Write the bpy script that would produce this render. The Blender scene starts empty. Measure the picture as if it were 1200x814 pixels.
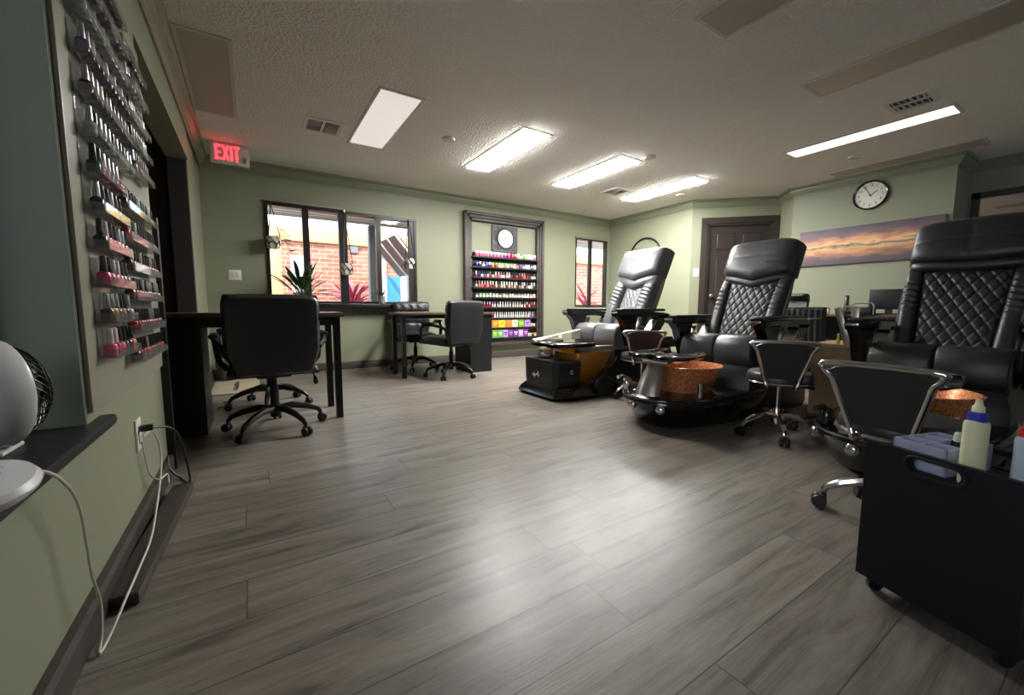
import bpy, bmesh, math, random
from mathutils import Vector, Matrix
random.seed(7)
C = bpy.context.scene.collection
PI = math.pi
R = math.radians

# ------------------------------------------------------------------ materials
def new_mat(name):
    m = bpy.data.materials.new(name); m.use_nodes = True
    nt = m.node_tree
    return m, nt, nt.nodes['Principled BSDF'], nt.nodes['Material Output']

def S(c):
    """sRGB 0-255 triple to linear rgba"""
    o = []
    for v in c:
        v /= 255.0
        o.append(v / 12.92 if v <= 0.04045 else ((v + 0.055) / 1.055) ** 2.4)
    return (*o, 1.0)

def mat(name, col, rough=0.5, metal=0.0, var=0.06, nscale=8.0, bump=0.0, bscale=60.0, coat=0.0, spec=0.5, emit=None, trans=0.0, bdist=0.002):
    m, nt, p, out = new_mat(name)
    N, L = nt.nodes, nt.links
    tc = N.new('ShaderNodeTexCoord')
    c = S(col)
    no = N.new('ShaderNodeTexNoise'); no.inputs['Scale'].default_value = nscale; no.inputs['Detail'].default_value = 3
    L.new(tc.outputs['Object'], no.inputs['Vector'])
    mx = N.new('ShaderNodeMix'); mx.data_type = 'RGBA'
    mx.inputs[6].default_value = tuple(min(1, x * (1 - var)) for x in c[:3]) + (1,)
    mx.inputs[7].default_value = tuple(min(1, x * (1 + var)) for x in c[:3]) + (1,)
    L.new(no.outputs['Fac'], mx.inputs[0])
    L.new(mx.outputs[2], p.inputs['Base Color'])
    p.inputs['Roughness'].default_value = rough
    p.inputs['Metallic'].default_value = metal
    p.inputs['Coat Weight'].default_value = coat
    p.inputs['Specular IOR Level'].default_value = spec
    p.inputs['Transmission Weight'].default_value = trans
    if emit:
        p.inputs['Emission Color'].default_value = S(emit[0]); p.inputs['Emission Strength'].default_value = emit[1]
    if bump:
        b = N.new('ShaderNodeTexNoise'); b.inputs['Scale'].default_value = bscale; b.inputs['Detail'].default_value = 4
        L.new(tc.outputs['Object'], b.inputs['Vector'])
        bp = N.new('ShaderNodeBump'); bp.inputs['Strength'].default_value = bump; bp.inputs['Distance'].default_value = bdist
        L.new(b.outputs['Fac'], bp.inputs['Height']); L.new(bp.outputs['Normal'], p.inputs['Normal'])
    return m

def glass_mat(name, tint=(255, 255, 255), gloss=0.08, rough=0.02, cover=0.0, ccol=(220, 220, 220)):
    """clear sheet: mostly see-through with a faint mirror reflection"""
    m, nt, p, out = new_mat(name); N, L = nt.nodes, nt.links
    N.remove(p)
    tr = N.new('ShaderNodeBsdfTransparent'); tr.inputs[0].default_value = S(tint)
    gl = N.new('ShaderNodeBsdfGlossy'); gl.inputs['Roughness'].default_value = rough
    lw_ = N.new('ShaderNodeLayerWeight'); pw = N.new('ShaderNodeMath'); pw.operation = 'POWER'; pw.inputs[1].default_value = 4.0; L.new(lw_.outputs['Facing'], pw.inputs[0]); fr = N.new('ShaderNodeMath'); fr.operation = 'MULTIPLY'; fr.inputs[1].default_value = .55; L.new(pw.outputs[0], fr.inputs[0])
    no = N.new('ShaderNodeTexNoise'); no.inputs['Scale'].default_value = 3
    ad = N.new('ShaderNodeMath'); ad.operation = 'MULTIPLY_ADD'; ad.inputs[1].default_value = gloss; 
    L.new(no.outputs['Fac'], ad.inputs[0]); L.new(fr.outputs[0], ad.inputs[2])
    mx = N.new('ShaderNodeMixShader'); L.new(ad.outputs[0], mx.inputs[0]); L.new(tr.outputs[0], mx.inputs[1]); L.new(gl.outputs[0], mx.inputs[2])
    last = mx
    if cover:
        df = N.new('ShaderNodeBsdfDiffuse'); df.inputs[0].default_value = S(ccol)
        m2 = N.new('ShaderNodeMixShader'); m2.inputs[0].default_value = cover
        L.new(mx.outputs[0], m2.inputs[1]); L.new(df.outputs[0], m2.inputs[2]); last = m2
    L.new(last.outputs[0], out.inputs[0])
    return m

def emis(name, col, strength):
    m, nt, p, out = new_mat(name); N, L = nt.nodes, nt.links
    p.inputs['Base Color'].default_value = (0.6, 0.6, 0.6, 1)
    no = N.new('ShaderNodeTexNoise'); no.inputs['Scale'].default_value = 2
    mx = N.new('ShaderNodeMix'); mx.data_type = 'RGBA'
    c = S(col); mx.inputs[6].default_value = tuple(x * .96 for x in c[:3]) + (1,); mx.inputs[7].default_value = c
    L.new(no.outputs['Fac'], mx.inputs[0]); L.new(mx.outputs[2], p.inputs['Emission Color'])
    p.inputs['Emission Strength'].default_value = strength
    return m

def floor_mat():
    m, nt, p, out = new_mat('grey_planks'); N, L = nt.nodes, nt.links
    def M(op, a, b=None, c=None):
        n = N.new('ShaderNodeMath'); n.operation = op
        for i, v in enumerate((a, b, c)):
            if v is None: continue
            if isinstance(v, (int, float)): n.inputs[i].default_value = v
            else: L.new(v, n.inputs[i])
        return n.outputs[0]
    tc = N.new('ShaderNodeTexCoord'); sx = N.new('ShaderNodeSeparateXYZ'); L.new(tc.outputs['Object'], sx.inputs[0])
    x, y = sx.outputs[0], sx.outputs[1]
    W, LEN = 0.184, 1.22
    yy = M('DIVIDE', M('ADD', y, -0.845 + 100 * W), W)
    row = M('FLOOR', yy)
    wn = N.new('ShaderNodeTexWhiteNoise'); wn.noise_dimensions = '1D'; L.new(row, wn.inputs['W'])
    xx = M('ADD', M('DIVIDE', M('ADD', x, -0.9 + 50 * LEN), LEN), M('MULTIPLY', wn.outputs['Value'], M('SUBTRACT', 1.0, M('COMPARE', row, 100.0, 0.5))))
    col = M('FLOOR', xx)
    cv = N.new('ShaderNodeCombineXYZ'); L.new(row, cv.inputs[0]); L.new(col, cv.inputs[1])
    w2 = N.new('ShaderNodeTexWhiteNoise'); w2.noise_dimensions = '2D'; L.new(cv.outputs[0], w2.inputs['Vector'])
    fy = M('FRACT', yy); fx = M('FRACT', xx)
    ey = M('MINIMUM', fy, M('SUBTRACT', 1.0, fy)); ex = M('MINIMUM', fx, M('SUBTRACT', 1.0, fx))
    seam = M('MAXIMUM', M('LESS_THAN', ey, 0.009), M('LESS_THAN', ex, 0.0014))
    # grain, shifted for every plank
    gv = N.new('ShaderNodeCombineXYZ')
    L.new(M('ADD', M('MULTIPLY', x, 1.3), M('MULTIPLY', w2.outputs['Value'], 37.0)), gv.inputs[0])
    L.new(M('MULTIPLY', y, 11.0), gv.inputs[1]); L.new(M('MULTIPLY', w2.outputs['Value'], 9.0), gv.inputs[2])
    g1 = N.new('ShaderNodeTexNoise'); g1.inputs['Scale'].default_value = 1.6; g1.inputs['Detail'].default_value = 6; g1.inputs['Roughness'].default_value = .62; g1.inputs['Distortion'].default_value = .9
    L.new(gv.outputs[0], g1.inputs['Vector'])
    gv2 = N.new('ShaderNodeCombineXYZ')
    L.new(M('ADD', M('MULTIPLY', x, 4.0), M('MULTIPLY', w2.outputs['Value'], 17.0)), gv2.inputs[0]); L.new(M('MULTIPLY', y, 90.0), gv2.inputs[1])
    g2 = N.new('ShaderNodeTexNoise'); g2.inputs['Scale'].default_value = 2.2; g2.inputs['Detail'].default_value = 3
    L.new(gv2.outputs[0], g2.inputs['Vector'])
    cr = N.new('ShaderNodeValToRGB'); e = cr.color_ramp.elements
    e[0].position = .31; e[0].color = S((72, 65, 57)); e[1].position = .73; e[1].color = S((147, 139, 128))
    k = cr.color_ramp.elements.new(.47); k.color = S((119, 110, 100))
    L.new(M('ADD', M('MULTIPLY', g1.outputs['Fac'], .8), M('MULTIPLY', g2.outputs['Fac'], .2)), cr.inputs[0])
    hs = N.new('ShaderNodeHueSaturation'); hs.inputs['Saturation'].default_value = .9
    L.new(M('MULTIPLY_ADD', w2.outputs['Value'], .22, .89), hs.inputs['Value']); L.new(cr.outputs[0], hs.inputs['Color'])
    mx = N.new('ShaderNodeMix'); mx.data_type = 'RGBA'; L.new(M('MULTIPLY', seam, .72), mx.inputs[0])
    L.new(hs.outputs[0], mx.inputs[6]); mx.inputs[7].default_value = S((42, 38, 35))
    L.new(mx.outputs[2], p.inputs['Base Color'])
    L.new(M('MULTIPLY_ADD', g2.outputs['Fac'], .16, .27), p.inputs['Roughness'])
    p.inputs['Specular IOR Level'].default_value = .42
    bp = N.new('ShaderNodeBump'); bp.inputs['Strength'].default_value = .22; bp.inputs['Distance'].default_value = .003
    L.new(M('SUBTRACT', M('MULTIPLY', g2.outputs['Fac'], .7), M('MULTIPLY', seam, .8)), bp.inputs['Height'])
    L.new(bp.outputs[0], p.inputs['Normal'])
    return m

def popcorn_mat():
    m, nt, p, out = new_mat('popcorn_ceiling'); N, L = nt.nodes, nt.links
    tc = N.new('ShaderNodeTexCoord')
    v = N.new('ShaderNodeTexNoise'); v.inputs['Scale'].default_value = 50; v.inputs['Detail'].default_value = 2.5; v.inputs['Roughness'].default_value = .55
    L.new(tc.outputs['Object'], v.inputs['Vector'])
    cr = N.new('ShaderNodeValToRGB'); cr.color_ramp.elements[0].position = .42; cr.color_ramp.elements[1].position = .62
    L.new(v.outputs['Fac'], cr.inputs[0])
    bp = N.new('ShaderNodeBump'); bp.inputs['Strength'].default_value = .9; bp.inputs['Distance'].default_value = .010
    L.new(cr.outputs[0], bp.inputs['Height']); L.new(bp.outputs[0], p.inputs['Normal'])
    p.inputs['Base Color'].default_value = S((246, 243, 236)); p.inputs['Roughness'].default_value = .9; p.inputs['Specular IOR Level'].default_value = .15
    return m

def brick_mat():
    m, nt, p, out = new_mat('red_brick'); N, L = nt.nodes, nt.links
    tc = N.new('ShaderNodeTexCoord'); mp = N.new('ShaderNodeMapping'); mp.inputs['Rotation'].default_value = (R(90), 0, 0)
    L.new(tc.outputs['Object'], mp.inputs[0])
    b = N.new('ShaderNodeTexBrick'); b.inputs['Color1'].default_value = S((188, 126, 104)); b.inputs['Color2'].default_value = S((158, 98, 82)); b.inputs['Mortar'].default_value = S((196, 172, 158))
    b.inputs['Scale'].default_value = 1; b.inputs['Brick Width'].default_value = .24; b.inputs['Row Height'].default_value = .085; b.inputs['Mortar Size'].default_value = .006
    L.new(mp.outputs[0], b.inputs[0]); L.new(b.outputs[0], p.inputs['Base Color']); p.inputs['Roughness'].default_value = .9
    return m

def glitter_mat(name, c1, c2, trans):
    m, nt, p, out = new_mat(name); N, L = nt.nodes, nt.links
    tc = N.new('ShaderNodeTexCoord')
    v = N.new('ShaderNodeTexVoronoi'); v.inputs['Scale'].default_value = 150; L.new(tc.outputs['Object'], v.inputs['Vector'])
    cr = N.new('ShaderNodeValToRGB'); cr.color_ramp.elements[0].color = S(c1); cr.color_ramp.elements[1].color = S(c2)
    sp = N.new('ShaderNodeSeparateColor'); L.new(v.outputs['Color'], sp.inputs[0]); L.new(sp.outputs[0], cr.inputs[0])
    L.new(cr.outputs[0], p.inputs['Base Color'])
    nm = N.new('ShaderNodeBump'); nm.inputs['Strength'].default_value = .9; nm.inputs['Distance'].default_value = .004
    L.new(sp.outputs[1], nm.inputs['Height']); L.new(nm.outputs[0], p.inputs['Normal'])
    p.inputs['Metallic'].default_value = .3; p.inputs['Roughness'].default_value = .25; p.inputs['Coat Weight'].default_value = .6
    p.inputs['Transmission Weight'].default_value = trans
    return m

def sunset_mat():
    m, nt, p, out = new_mat('sunset_canvas_print'); N, L = nt.nodes, nt.links
    tc = N.new('ShaderNodeTexCoord'); sx = N.new('ShaderNodeSeparateXYZ'); L.new(tc.outputs['Generated'], sx.inputs[0])
    mp = N.new('ShaderNodeMapping'); mp.inputs['Scale'].default_value = (1, 1.5, 5.5); L.new(tc.outputs['Object'], mp.inputs[0])
    no = N.new('ShaderNodeTexNoise'); no.inputs['Scale'].default_value = 3.2; no.inputs['Detail'].default_value = 6; no.inputs['Distortion'].default_value = .6; L.new(mp.outputs[0], no.inputs[0])
    a = N.new('ShaderNodeMath'); a.operation = 'MULTIPLY_ADD'; a.inputs[1].default_value = .42; L.new(no.outputs['Fac'], a.inputs[0])
    s = N.new('ShaderNodeMath'); s.operation = 'SUBTRACT'; s.inputs[1].default_value = .21; L.new(sx.outputs[2], s.inputs[0]); L.new(s.outputs[0], a.inputs[2])
    cr = N.new('ShaderNodeValToRGB'); e = cr.color_ramp.elements
    e[0].position = 0; e[0].color = S((96, 88, 98)); e[1].position = 1; e[1].color = S((92, 86, 100))
    for pos, c in ((.16, (112, 96, 100)), (.30, (186, 132, 104)), (.42, (226, 182, 128)), (.50, (120, 104, 104)), (.56, (236, 196, 140)), (.66, (206, 142, 112)), (.78, (128, 104, 108))):
        k = e.new(pos); k.color = S(c)
    L.new(a.outputs[0], cr.inputs[0]); L.new(cr.outputs[0], p.inputs['Base Color']); p.inputs['Roughness'].default_value = .6
    return m

MT = {}
MT['floor'] = floor_mat(); MT['ceil'] = popcorn_mat(); MT['brick'] = brick_mat()
MT['green'] = mat('sage_paint', (138, 141, 118), .55, var=.03, bump=.12, bscale=180)
MT['greencrown'] = mat('sage_trim_paint', (128, 133, 110), .32, var=.03)
MT['teal'] = mat('grey_teal_paint', (118, 124, 108), .6, var=.03, bump=.3, bscale=120)
MT['beige'] = mat('greige_board', (158, 156, 140), .35, var=.03)
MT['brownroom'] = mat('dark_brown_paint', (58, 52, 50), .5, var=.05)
MT['base'] = mat('charcoal_baseboard', (66, 58, 54), .45, var=.12, nscale=20)
MT['dark'] = mat('dark_window_frame', (24, 20, 18), .4, var=.1)
MT['door'] = mat('espresso_door', (54, 46, 42), .42, var=.12, nscale=14, bump=.2, bscale=40)
MT['laminate'] = mat('black_laminate', (24, 24, 27), .42, var=.1)
MT['trolleyblack'] = mat('blue_black_laminate', (17, 19, 27), .5, var=.1, spec=.3, bump=.1, bscale=300)
MT['walnut'] = mat('walnut_top', (92, 74, 60), .3, var=.2, nscale=10)
MT['metalblack'] = mat('black_metal', (22, 22, 24), .35, metal=.2, var=.1)
MT['leather'] = mat('black_leather', (36, 38, 40), .42, var=.12, bump=.25, bscale=120, spec=.55)
MT['leather_grey'] = mat('charcoal_leather', (58, 59, 61), .4, var=.1, bump=.25, bscale=120, spec=.55)
MT['leather_a'] = mat('slate_leather', (104, 105, 108), .36, var=.1, bump=.25, bscale=120, spec=.6)
MT['plastic'] = mat('black_gloss_plastic', (14, 14, 15), .16, var=.1, coat=.3)
MT['matteplastic'] = mat('black_matte_plastic', (20, 20, 22), .45, var=.1)
MT['chrome'] = mat('chrome', (205, 205, 208), .12, metal=1.0, var=.03)
MT['silver'] = mat('satin_silver', (176, 172, 164), .3, metal=.9, var=.06)
MT['white'] = mat('white_plastic', (224, 223, 216), .4, var=.03)
MT['ceilwhite'] = mat('white_enamel', (206, 202, 194), .4, var=.03)
MT['grille'] = mat('dark_grille', (40, 38, 36), .5)
MT['lens_off'] = mat('unlit_prismatic_lens', (178, 171, 160), .3, var=.04, bump=.2, bscale=300)
MT['lens_on'] = emis('lit_lens', (252, 250, 246), 25.0)
MT['lens_glare_dim'] = emis('painted_glare_lens_dim', (255, 244, 238), .17)  # weak glow painted in for light reflecting off the long panel
MT['lens_glare_mid'] = emis('painted_glare_lens_mid', (255, 246, 240), .5)  # glow painted in for the glare on the narrow panel
MT['exit'] = emis('red_exit_letters', (255, 34, 50), .9)
MT['acrylic'] = glass_mat('clear_acrylic', (246, 248, 247), .14, .05, .07, (225, 225, 222))
MT['pane'] = glass_mat('window_glass', (250, 252, 252), .02)
MT['mirror'] = mat('mirror_glass', (210, 205, 200), .03, metal=1.0, var=.01)
MT['wood'] = mat('light_wood_veneer', (172, 146, 112), .45, var=.15, nscale=12)
MT['copper'] = glitter_mat('copper_glitter_glass', (196, 84, 42), (255, 184, 124), 0.0)
MT['amber'] = glitter_mat('amber_glass', (232, 136, 40), (255, 196, 92), 0.25)
MT['canvas'] = sunset_mat()
MT['cream'] = mat('cream_bottle', (216, 214, 176), .4, var=.03)
MT['blue'] = mat('blue_cap', (32, 52, 170), .4)
MT['red'] = mat('red_cap', (176, 28, 38), .4)
MT['clearbottle'] = mat('translucent_bottle', (178, 190, 204), .3, var=.03)
MT['lavender'] = mat('lavender_grey_tray', (166, 170, 194), .45, var=.03)
MT['terra'] = mat('grey_basket', (88, 84, 80), .7, var=.2, bump=.6, bscale=60)
MT['leaf'] = mat('green_leaf', (44, 74, 36), .4, var=.3, nscale=20)
MT['leaf_lt'] = mat('yellow_green_leaf', (120, 140, 60), .45, var=.3, nscale=20)
MT['pinkleaf'] = mat('pink_cordyline_leaf', (196, 96, 118), .5, var=.35, nscale=9)
MT['soil'] = mat('potting_soil', (40, 30, 24), .9)
MT['potwhite'] = mat('white_ceramic_pot', (214, 210, 200), .4, var=.03)
MT['tan'] = mat('tan_fascia', (222, 186, 122), .6, var=.05)
MT['concrete'] = mat('concrete', (176, 172, 164), .9, var=.1)
MT['postgrey'] = mat('grey_post', (120, 122, 128), .6)
MT['roof'] = mat('dark_metal_roof', (62, 60, 62), .5)
MT['bluedoor'] = mat('blue_door', (70, 138, 166), .4)
MT['browngable'] = mat('brown_gable', (128, 92, 74), .8)
MT['clockface'] = mat('clock_face', (232, 229, 218), .5, var=.02)
MT['ink'] = mat('black_ink', (20, 20, 20), .6)
MT['grass'] = mat('lawn', (96, 110, 60), .9, var=.3)
MT['cordwhite'] = mat('white_cord', (208, 206, 196), .5)
MT['mat'] = mat('pale_mat', (176, 164, 140), .85, var=.08)
MT['fanwhite'] = mat('white_fan_shell', (226, 226, 224), .32, var=.02)
MT['button'] = mat('pale_blue_button', (176, 190, 208), .4)

# ------------------------------------------------------------------ mesh builder
class MB:
    def __init__(s): s.b = bmesh.new()
    def quad(s, pts, mi=0):
        f = s.b.faces.new([s.b.verts.new(p) for p in pts]); f.material_index = mi; return s
    def box(s, c, d, rot=None, bevel=0.0, seg=2, mi=0):
        t = bmesh.new(); bmesh.ops.create_cube(t, size=1)
        bmesh.ops.scale(t, vec=d, verts=t.verts)
        if bevel: bmesh.ops.bevel(t, geom=t.edges[:], offset=bevel, segments=seg, affect='EDGES', profile=.5)
        if rot is not None: bmesh.ops.transform(t, matrix=rot.to_4x4(), verts=t.verts)
        bmesh.ops.translate(t, vec=c, verts=t.verts)
        return s.merge(t, mi)
    def merge(s, t, mi=0):
        mp = {v: s.b.verts.new(v.co) for v in t.verts}
        for f in t.faces:
            try:
                g = s.b.faces.new([mp[v] for v in f.verts]); g.material_index = mi; g.smooth = f.smooth
            except ValueError: pass
        t.free(); return s
    def rings(s, rings, closed=True, cap0=True, cap1=True, mi=0):
        vs = [[s.b.verts.new(p) for p in r] for r in rings]
        n = len(vs[0])
        for a, b in zip(vs, vs[1:]):
            for i in range(n if closed else n - 1):
                j = (i + 1) % n
                f = s.b.faces.new((a[i], a[j], b[j], b[i])); f.material_index = mi
        if closed:
            if cap0: s.b.faces.new(vs[0][::-1]).material_index = mi
            if cap1: s.b.faces.new(vs[-1]).material_index = mi
        return s
    def tube(s, pts, r, n=8, closed=False, mi=0):
        pts = [Vector(p) for p in pts]; rr = []
        m = len(pts); up = None
        for i, p in enumerate(pts):
            if closed: t = (pts[(i + 1) % m] - pts[i - 1])
            else: t = pts[min(i + 1, m - 1)] - pts[max(i - 1, 0)]
            t.normalize()
            if up is None:
                up = Vector((0, 0, 1)) if abs(t.z) < .9 else Vector((1, 0, 0))
            a = t.cross(up); 
            if a.length < 1e-4: a = t.cross(Vector((.3, 1, .2)))
            a.normalize(); b = a.cross(t); up = b
            q = r[i] if isinstance(r, (list, tuple)) else r
            rr.append([p + a * (q * math.cos(2 * PI * k / n)) + b * (q * math.sin(2 * PI * k / n)) for k in range(n)])
        if closed: rr.append(rr[0]); return s.rings(rr, True, False, False, mi)
        return s.rings(rr, mi=mi)
    def lathe(s, prof, o=(0, 0, 0), n=20, axis=None, sy=1.0, mi=0, cap=True):
        """prof: (radius, height) along +z, or along AXIS"""
        q = Vector((0, 0, 1)).rotation_difference(Vector(axis)).to_matrix() if axis else Matrix.Identity(3)
        o = Vector(o)
        return s.rings([[o + q @ Vector((r * math.cos(2 * PI * k / n), r * sy * math.sin(2 * PI * k / n), h)) for k in range(n)] for r, h in prof], True, cap, cap, mi)
    def prism(s, poly, a, b, plane='xy', mi=0):
        """extrude a 2-D outline from a to b along the axis missing in PLANE"""
        def P(u, v, w):
            return {'xy': (u, v, w), 'xz': (u, w, v), 'yz': (w, u, v)}[plane]
        return s.rings([[P(u, v, a) for u, v in poly], [P(u, v, b) for u, v in poly]], mi=mi)
    def loft(s, poly, ws, plane='xz', scales=None, mi=0):
        """outline swept along the missing axis at WS with an inset at each (SCALES about its centre)"""
        cu = sum(p[0] for p in poly) / len(poly); cv = sum(p[1] for p in poly) / len(poly)
        def P(u, v, w):
            return {'xy': (u, v, w), 'xz': (u, w, v), 'yz': (w, u, v)}[plane]
        return s.rings([[P(cu + (u - cu) * k, cv + (v - cv) * k, w) for u, v in poly] for w, k in zip(ws, scales)], mi=mi)
    def grid(s, F, nu, nv, mi=0):
        vs = [[s.b.verts.new(F(i / nu, j / nv)) for j in range(nv + 1)] for i in range(nu + 1)]
        for i in range(nu):
            for j in range(nv):
                f = s.b.faces.new((vs[i][j], vs[i + 1][j], vs[i + 1][j + 1], vs[i][j + 1])); f.material_index = mi
        return vs
    def pillow(s, O, U, V, N, lo, hi, v0, v1, h, back, nu=24, nv=24, p=3.0, pat=None, edge=1.0, mi=0):
        """padded panel: width lo(t)..hi(t) along U, v0(q)..v1(q) along V, domed by h along N, flat at -back"""
        O, U, V, N = map(Vector, (O, U, V, N))
        f = lambda x, t: x(t) if callable(x) else x
        def pt(a, c, front):
            q, t = a, c
            u = f(lo, t) + (f(hi, t) - f(lo, t)) * q
            v = f(v0, q) + (f(v1, q) - f(v0, q)) * t
            if front:
                d = h * (max(0, 1 - abs(2 * q - 1) ** p) ** (1 / p) * edge + 1 - edge) * (max(0, 1 - abs(2 * t - 1) ** p) ** (1 / p) * edge + 1 - edge)
                if pat: d += pat(u, v, q, t)
            else: d = -back
            return O + U * u + V * v + N * d
        A = s.grid(lambda a, c: pt(a, c, True), nu, nv, mi); B = s.grid(lambda a, c: pt(a, c, False), nu, nv, mi)
        def ed(l1, l2):
            for i in range(len(l1) - 1):
                s.b.faces.new((l1[i], l1[i + 1], l2[i + 1], l2[i])).material_index = mi
        ed([r[0] for r in A], [r[0] for r in B]); ed([r[-1] for r in A], [r[-1] for r in B]); ed(A[0], B[0]); ed(A[-1], B[-1])
        return s
    def xf(s, M):
        bmesh.ops.transform(s.b, matrix=M, verts=s.b.verts); return s
    def build(s, name, m, parent=None, smooth=True, angle=40):
        bmesh.ops.recalc_face_normals(s.b, faces=s.b.faces)
        me = bpy.data.meshes.new(name)
        for f in s.b.faces: f.smooth = smooth
        s.b.to_mesh(me); s.b.free()
        for x in (m if isinstance(m, (list, tuple)) else [m]): me.materials.append(MT[x] if isinstance(x, str) else x)
        if smooth:
            try: me.set_sharp_from_angle(angle=R(angle))
            except Exception: pass
        o = bpy.data.objects.new(name, me); C.objects.link(o)
        if parent is not None: o.parent = parent
        return o

def tag(o, label, cat, group=None, kind=None):
    o['label'] = label; o['category'] = cat
    if group: o['group'] = group
    o['kind'] = kind or 'thing'
    return o
def thing(name, label, cat, loc=(0, 0, 0), rz=0.0, group=None):
    o = bpy.data.objects.new(name, None); C.objects.link(o); o.empty_display_size = .1
    o.location = loc; o.rotation_euler = (0, 0, rz)
    return tag(o, label, cat, group)
def struct(o, label, cat):
    return tag(o, label, cat, kind='structure')
def dup(root, loc, rz=None, label=None, group=None):
    r = root.copy(); C.objects.link(r); r.location = loc
    if rz is not None: r.rotation_euler = (0, 0, rz)
    if label: r['label'] = label
    if group: r['group'] = group
    for ch in list(root.children):
        c = ch.copy(); C.objects.link(c); c.parent = r
        for g in list(ch.children):
            d = g.copy(); C.objects.link(d); d.parent = c
    return r
def text_mesh(txt, size, name, m, parent, M, depth=.002, bold=0.0):
    cu = bpy.data.curves.new(name, 'FONT'); cu.body = txt; cu.size = size; cu.align_x = 'CENTER'; cu.align_y = 'CENTER'; cu.extrude = depth; cu.offset = bold
    t = bpy.data.objects.new(name, cu); C.objects.link(t)
    dg = bpy.context.evaluated_depsgraph_get()
    me = bpy.data.meshes.new_from_object(t.evaluated_get(dg)); bpy.data.objects.remove(t); 
    me.transform(M); me.materials.append(MT[m]); me.name = name
    o = bpy.data.objects.new(name, me); C.objects.link(o)
    if parent is not None: o.parent = parent
    return o
def mat3(x, y, z, o=(0, 0, 0)):
    m = Matrix.Identity(4)
    for i, v in enumerate((x, y, z)):
        for k in range(3): m[k][i] = v[k]
    for k in range(3): m[k][3] = o[k]
    return m

# ------------------------------------------------------------------ camera
H = 0.82
F, YAW, PIT, ROL = 477.0, R(32.5), R(5.68), R(0.15)
f = Vector((math.sin(YAW) * math.cos(PIT), math.cos(YAW) * math.cos(PIT), -math.sin(PIT)))
r = Vector((math.cos(YAW), -math.sin(YAW), 0)); u = r.cross(f)
r2 = math.cos(ROL) * r + math.sin(ROL) * u; u2 = -math.sin(ROL) * r + math.cos(ROL) * u
cam = bpy.data.cameras.new('camera'); cam.sensor_width = 36; cam.sensor_fit = 'HORIZONTAL'; cam.lens = 36 * F / 1200; cam.clip_start = .02
co = bpy.data.objects.new('camera', cam); C.objects.link(co)
co.matrix_world = mat3(r2, u2, -f, (0, 0, H))
bpy.context.scene.camera = co

# ------------------------------------------------------------------ room shell
ZC = 2.441
def wall(name, p, q, z0, z1, th, holes=(), m='green', label='', outs=1):
    """upright wall from p to q; thickness th lies on the side to the left of p->q (outs=1)"""
    p, q = Vector((*p, 0)), Vector((*q, 0)); d = (q - p); Lh = d.length; d.normalize(); n = Vector((-d.y, d.x, 0)) * outs
    ss = sorted({0, Lh, *[x for h in holes for x in h[:2]]}); zs = sorted({z0, z1, *[x for h in holes for x in h[2:]]})
    b = MB()
    M = mat3(d, n, (0, 0, 1), p)
    for a, c in zip(ss, ss[1:]):
        for e, g in zip(zs, zs[1:]):
            if any(h[0] <= (a + c) / 2 <= h[1] and h[2] <= (e + g) / 2 <= h[3] for h in holes): continue
            t = MB().box(((a + c) / 2, th / 2, (e + g) / 2), (c - a, th, g - e)); t.xf(M); b.merge(t.b)
    bmesh.ops.remove_doubles(b.b, verts=b.b.verts, dist=1e-4)
    return struct(b.build(name, m, smooth=False), label or 'sage green painted wall', 'wall')

fl = MB().box((2.2, .9, -.05), (10.6, 10.0, .1)).build('floor', 'floor', smooth=False)
struct(fl, 'grey wood plank floor running across the whole salon', 'floor')
ce = MB().box((2.2, .9, ZC + .05), (10.6, 10.0, .1)).build('ceiling', 'ceil', smooth=False)
struct(ce, 'off-white popcorn textured ceiling over the salon', 'ceiling')
WY = 5.66
# back wall with two windows (s runs from x=-0.41)
wall('wall_back', (-.55, WY), (5.95, WY), 0, ZC, .07, [(.73, 2.55, .85, 2.03), (5.50, 6.27, .84, 2.05)], label='sage green wall with the two windows and the polish shelf')
wall('wall_right', (5.80, WY), (5.80, 3.94), 0, ZC, .15, label='sage green wall beside the narrow window')
DG = ((5.80, 3.94), (6.66, 3.08))
wall('wall_door', DG[0], DG[1], 0, ZC, .12, [(.19, 1.155, 0, 2.10)], label='angled sage green wall holding the dark door')
wall('wall_recess', (6.66, 3.08), (6.37, 2.79), 0, ZC, .15, label='short angled sage green wall after the door')
wall('wall_pillar', (6.37, 2.79), (6.37, 1.24), 0, ZC, .14, label='sage green wall section carrying the round clock and canvas')
wall('wall_step', (6.51, 1.24), (6.95, 1.24), 0, ZC, .15, label='short green return of the wall section beside the framed mirror')
wall('wall_rear', (6.95, 1.3), (6.95, -4.0), 0, ZC, .15, label='sage green wall behind the massage chairs with the mirror')
wall('wall_front', (7.1, -4.0), (-3.1, -4.0), 0, ZC, .15, [(1.3, 2.5, .9, 2.1)], label='wall behind the camera with an added window for fill light')
# left wall: low wall under the ledge, rack section, header over the doorway, far piece
lw = MB()
def lbox(y0, y1, z0, z1, x1=-.39, x0=-.55): lw.box(((x0 + x1) / 2, (y0 + y1) / 2, (z0 + z1) / 2), (x1 - x0, y1 - y0, z1 - z0))
lbox(-4, 1.52, 0, .47); lbox(-4, -1.6, .47, ZC); lbox(-1.6, 1.52, 2.12, ZC); lbox(1.52, 2.58, 0, ZC); lbox(2.58, 4.62, 2.08, ZC, -.40); lbox(4.62, WY, 0, ZC, -.41)
struct(lw.build('wall_left', 'green', smooth=False), 'sage green wall with the ledge, the polish racks and the dark doorway', 'wall')
rv = MB().box((-.47, 1.5165, 1.295), (.158, .005, 1.59))
struct(rv.build('trim_1', 'teal', smooth=False), 'grey teal painted edge of the opening beside the fan', 'wall')
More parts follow.
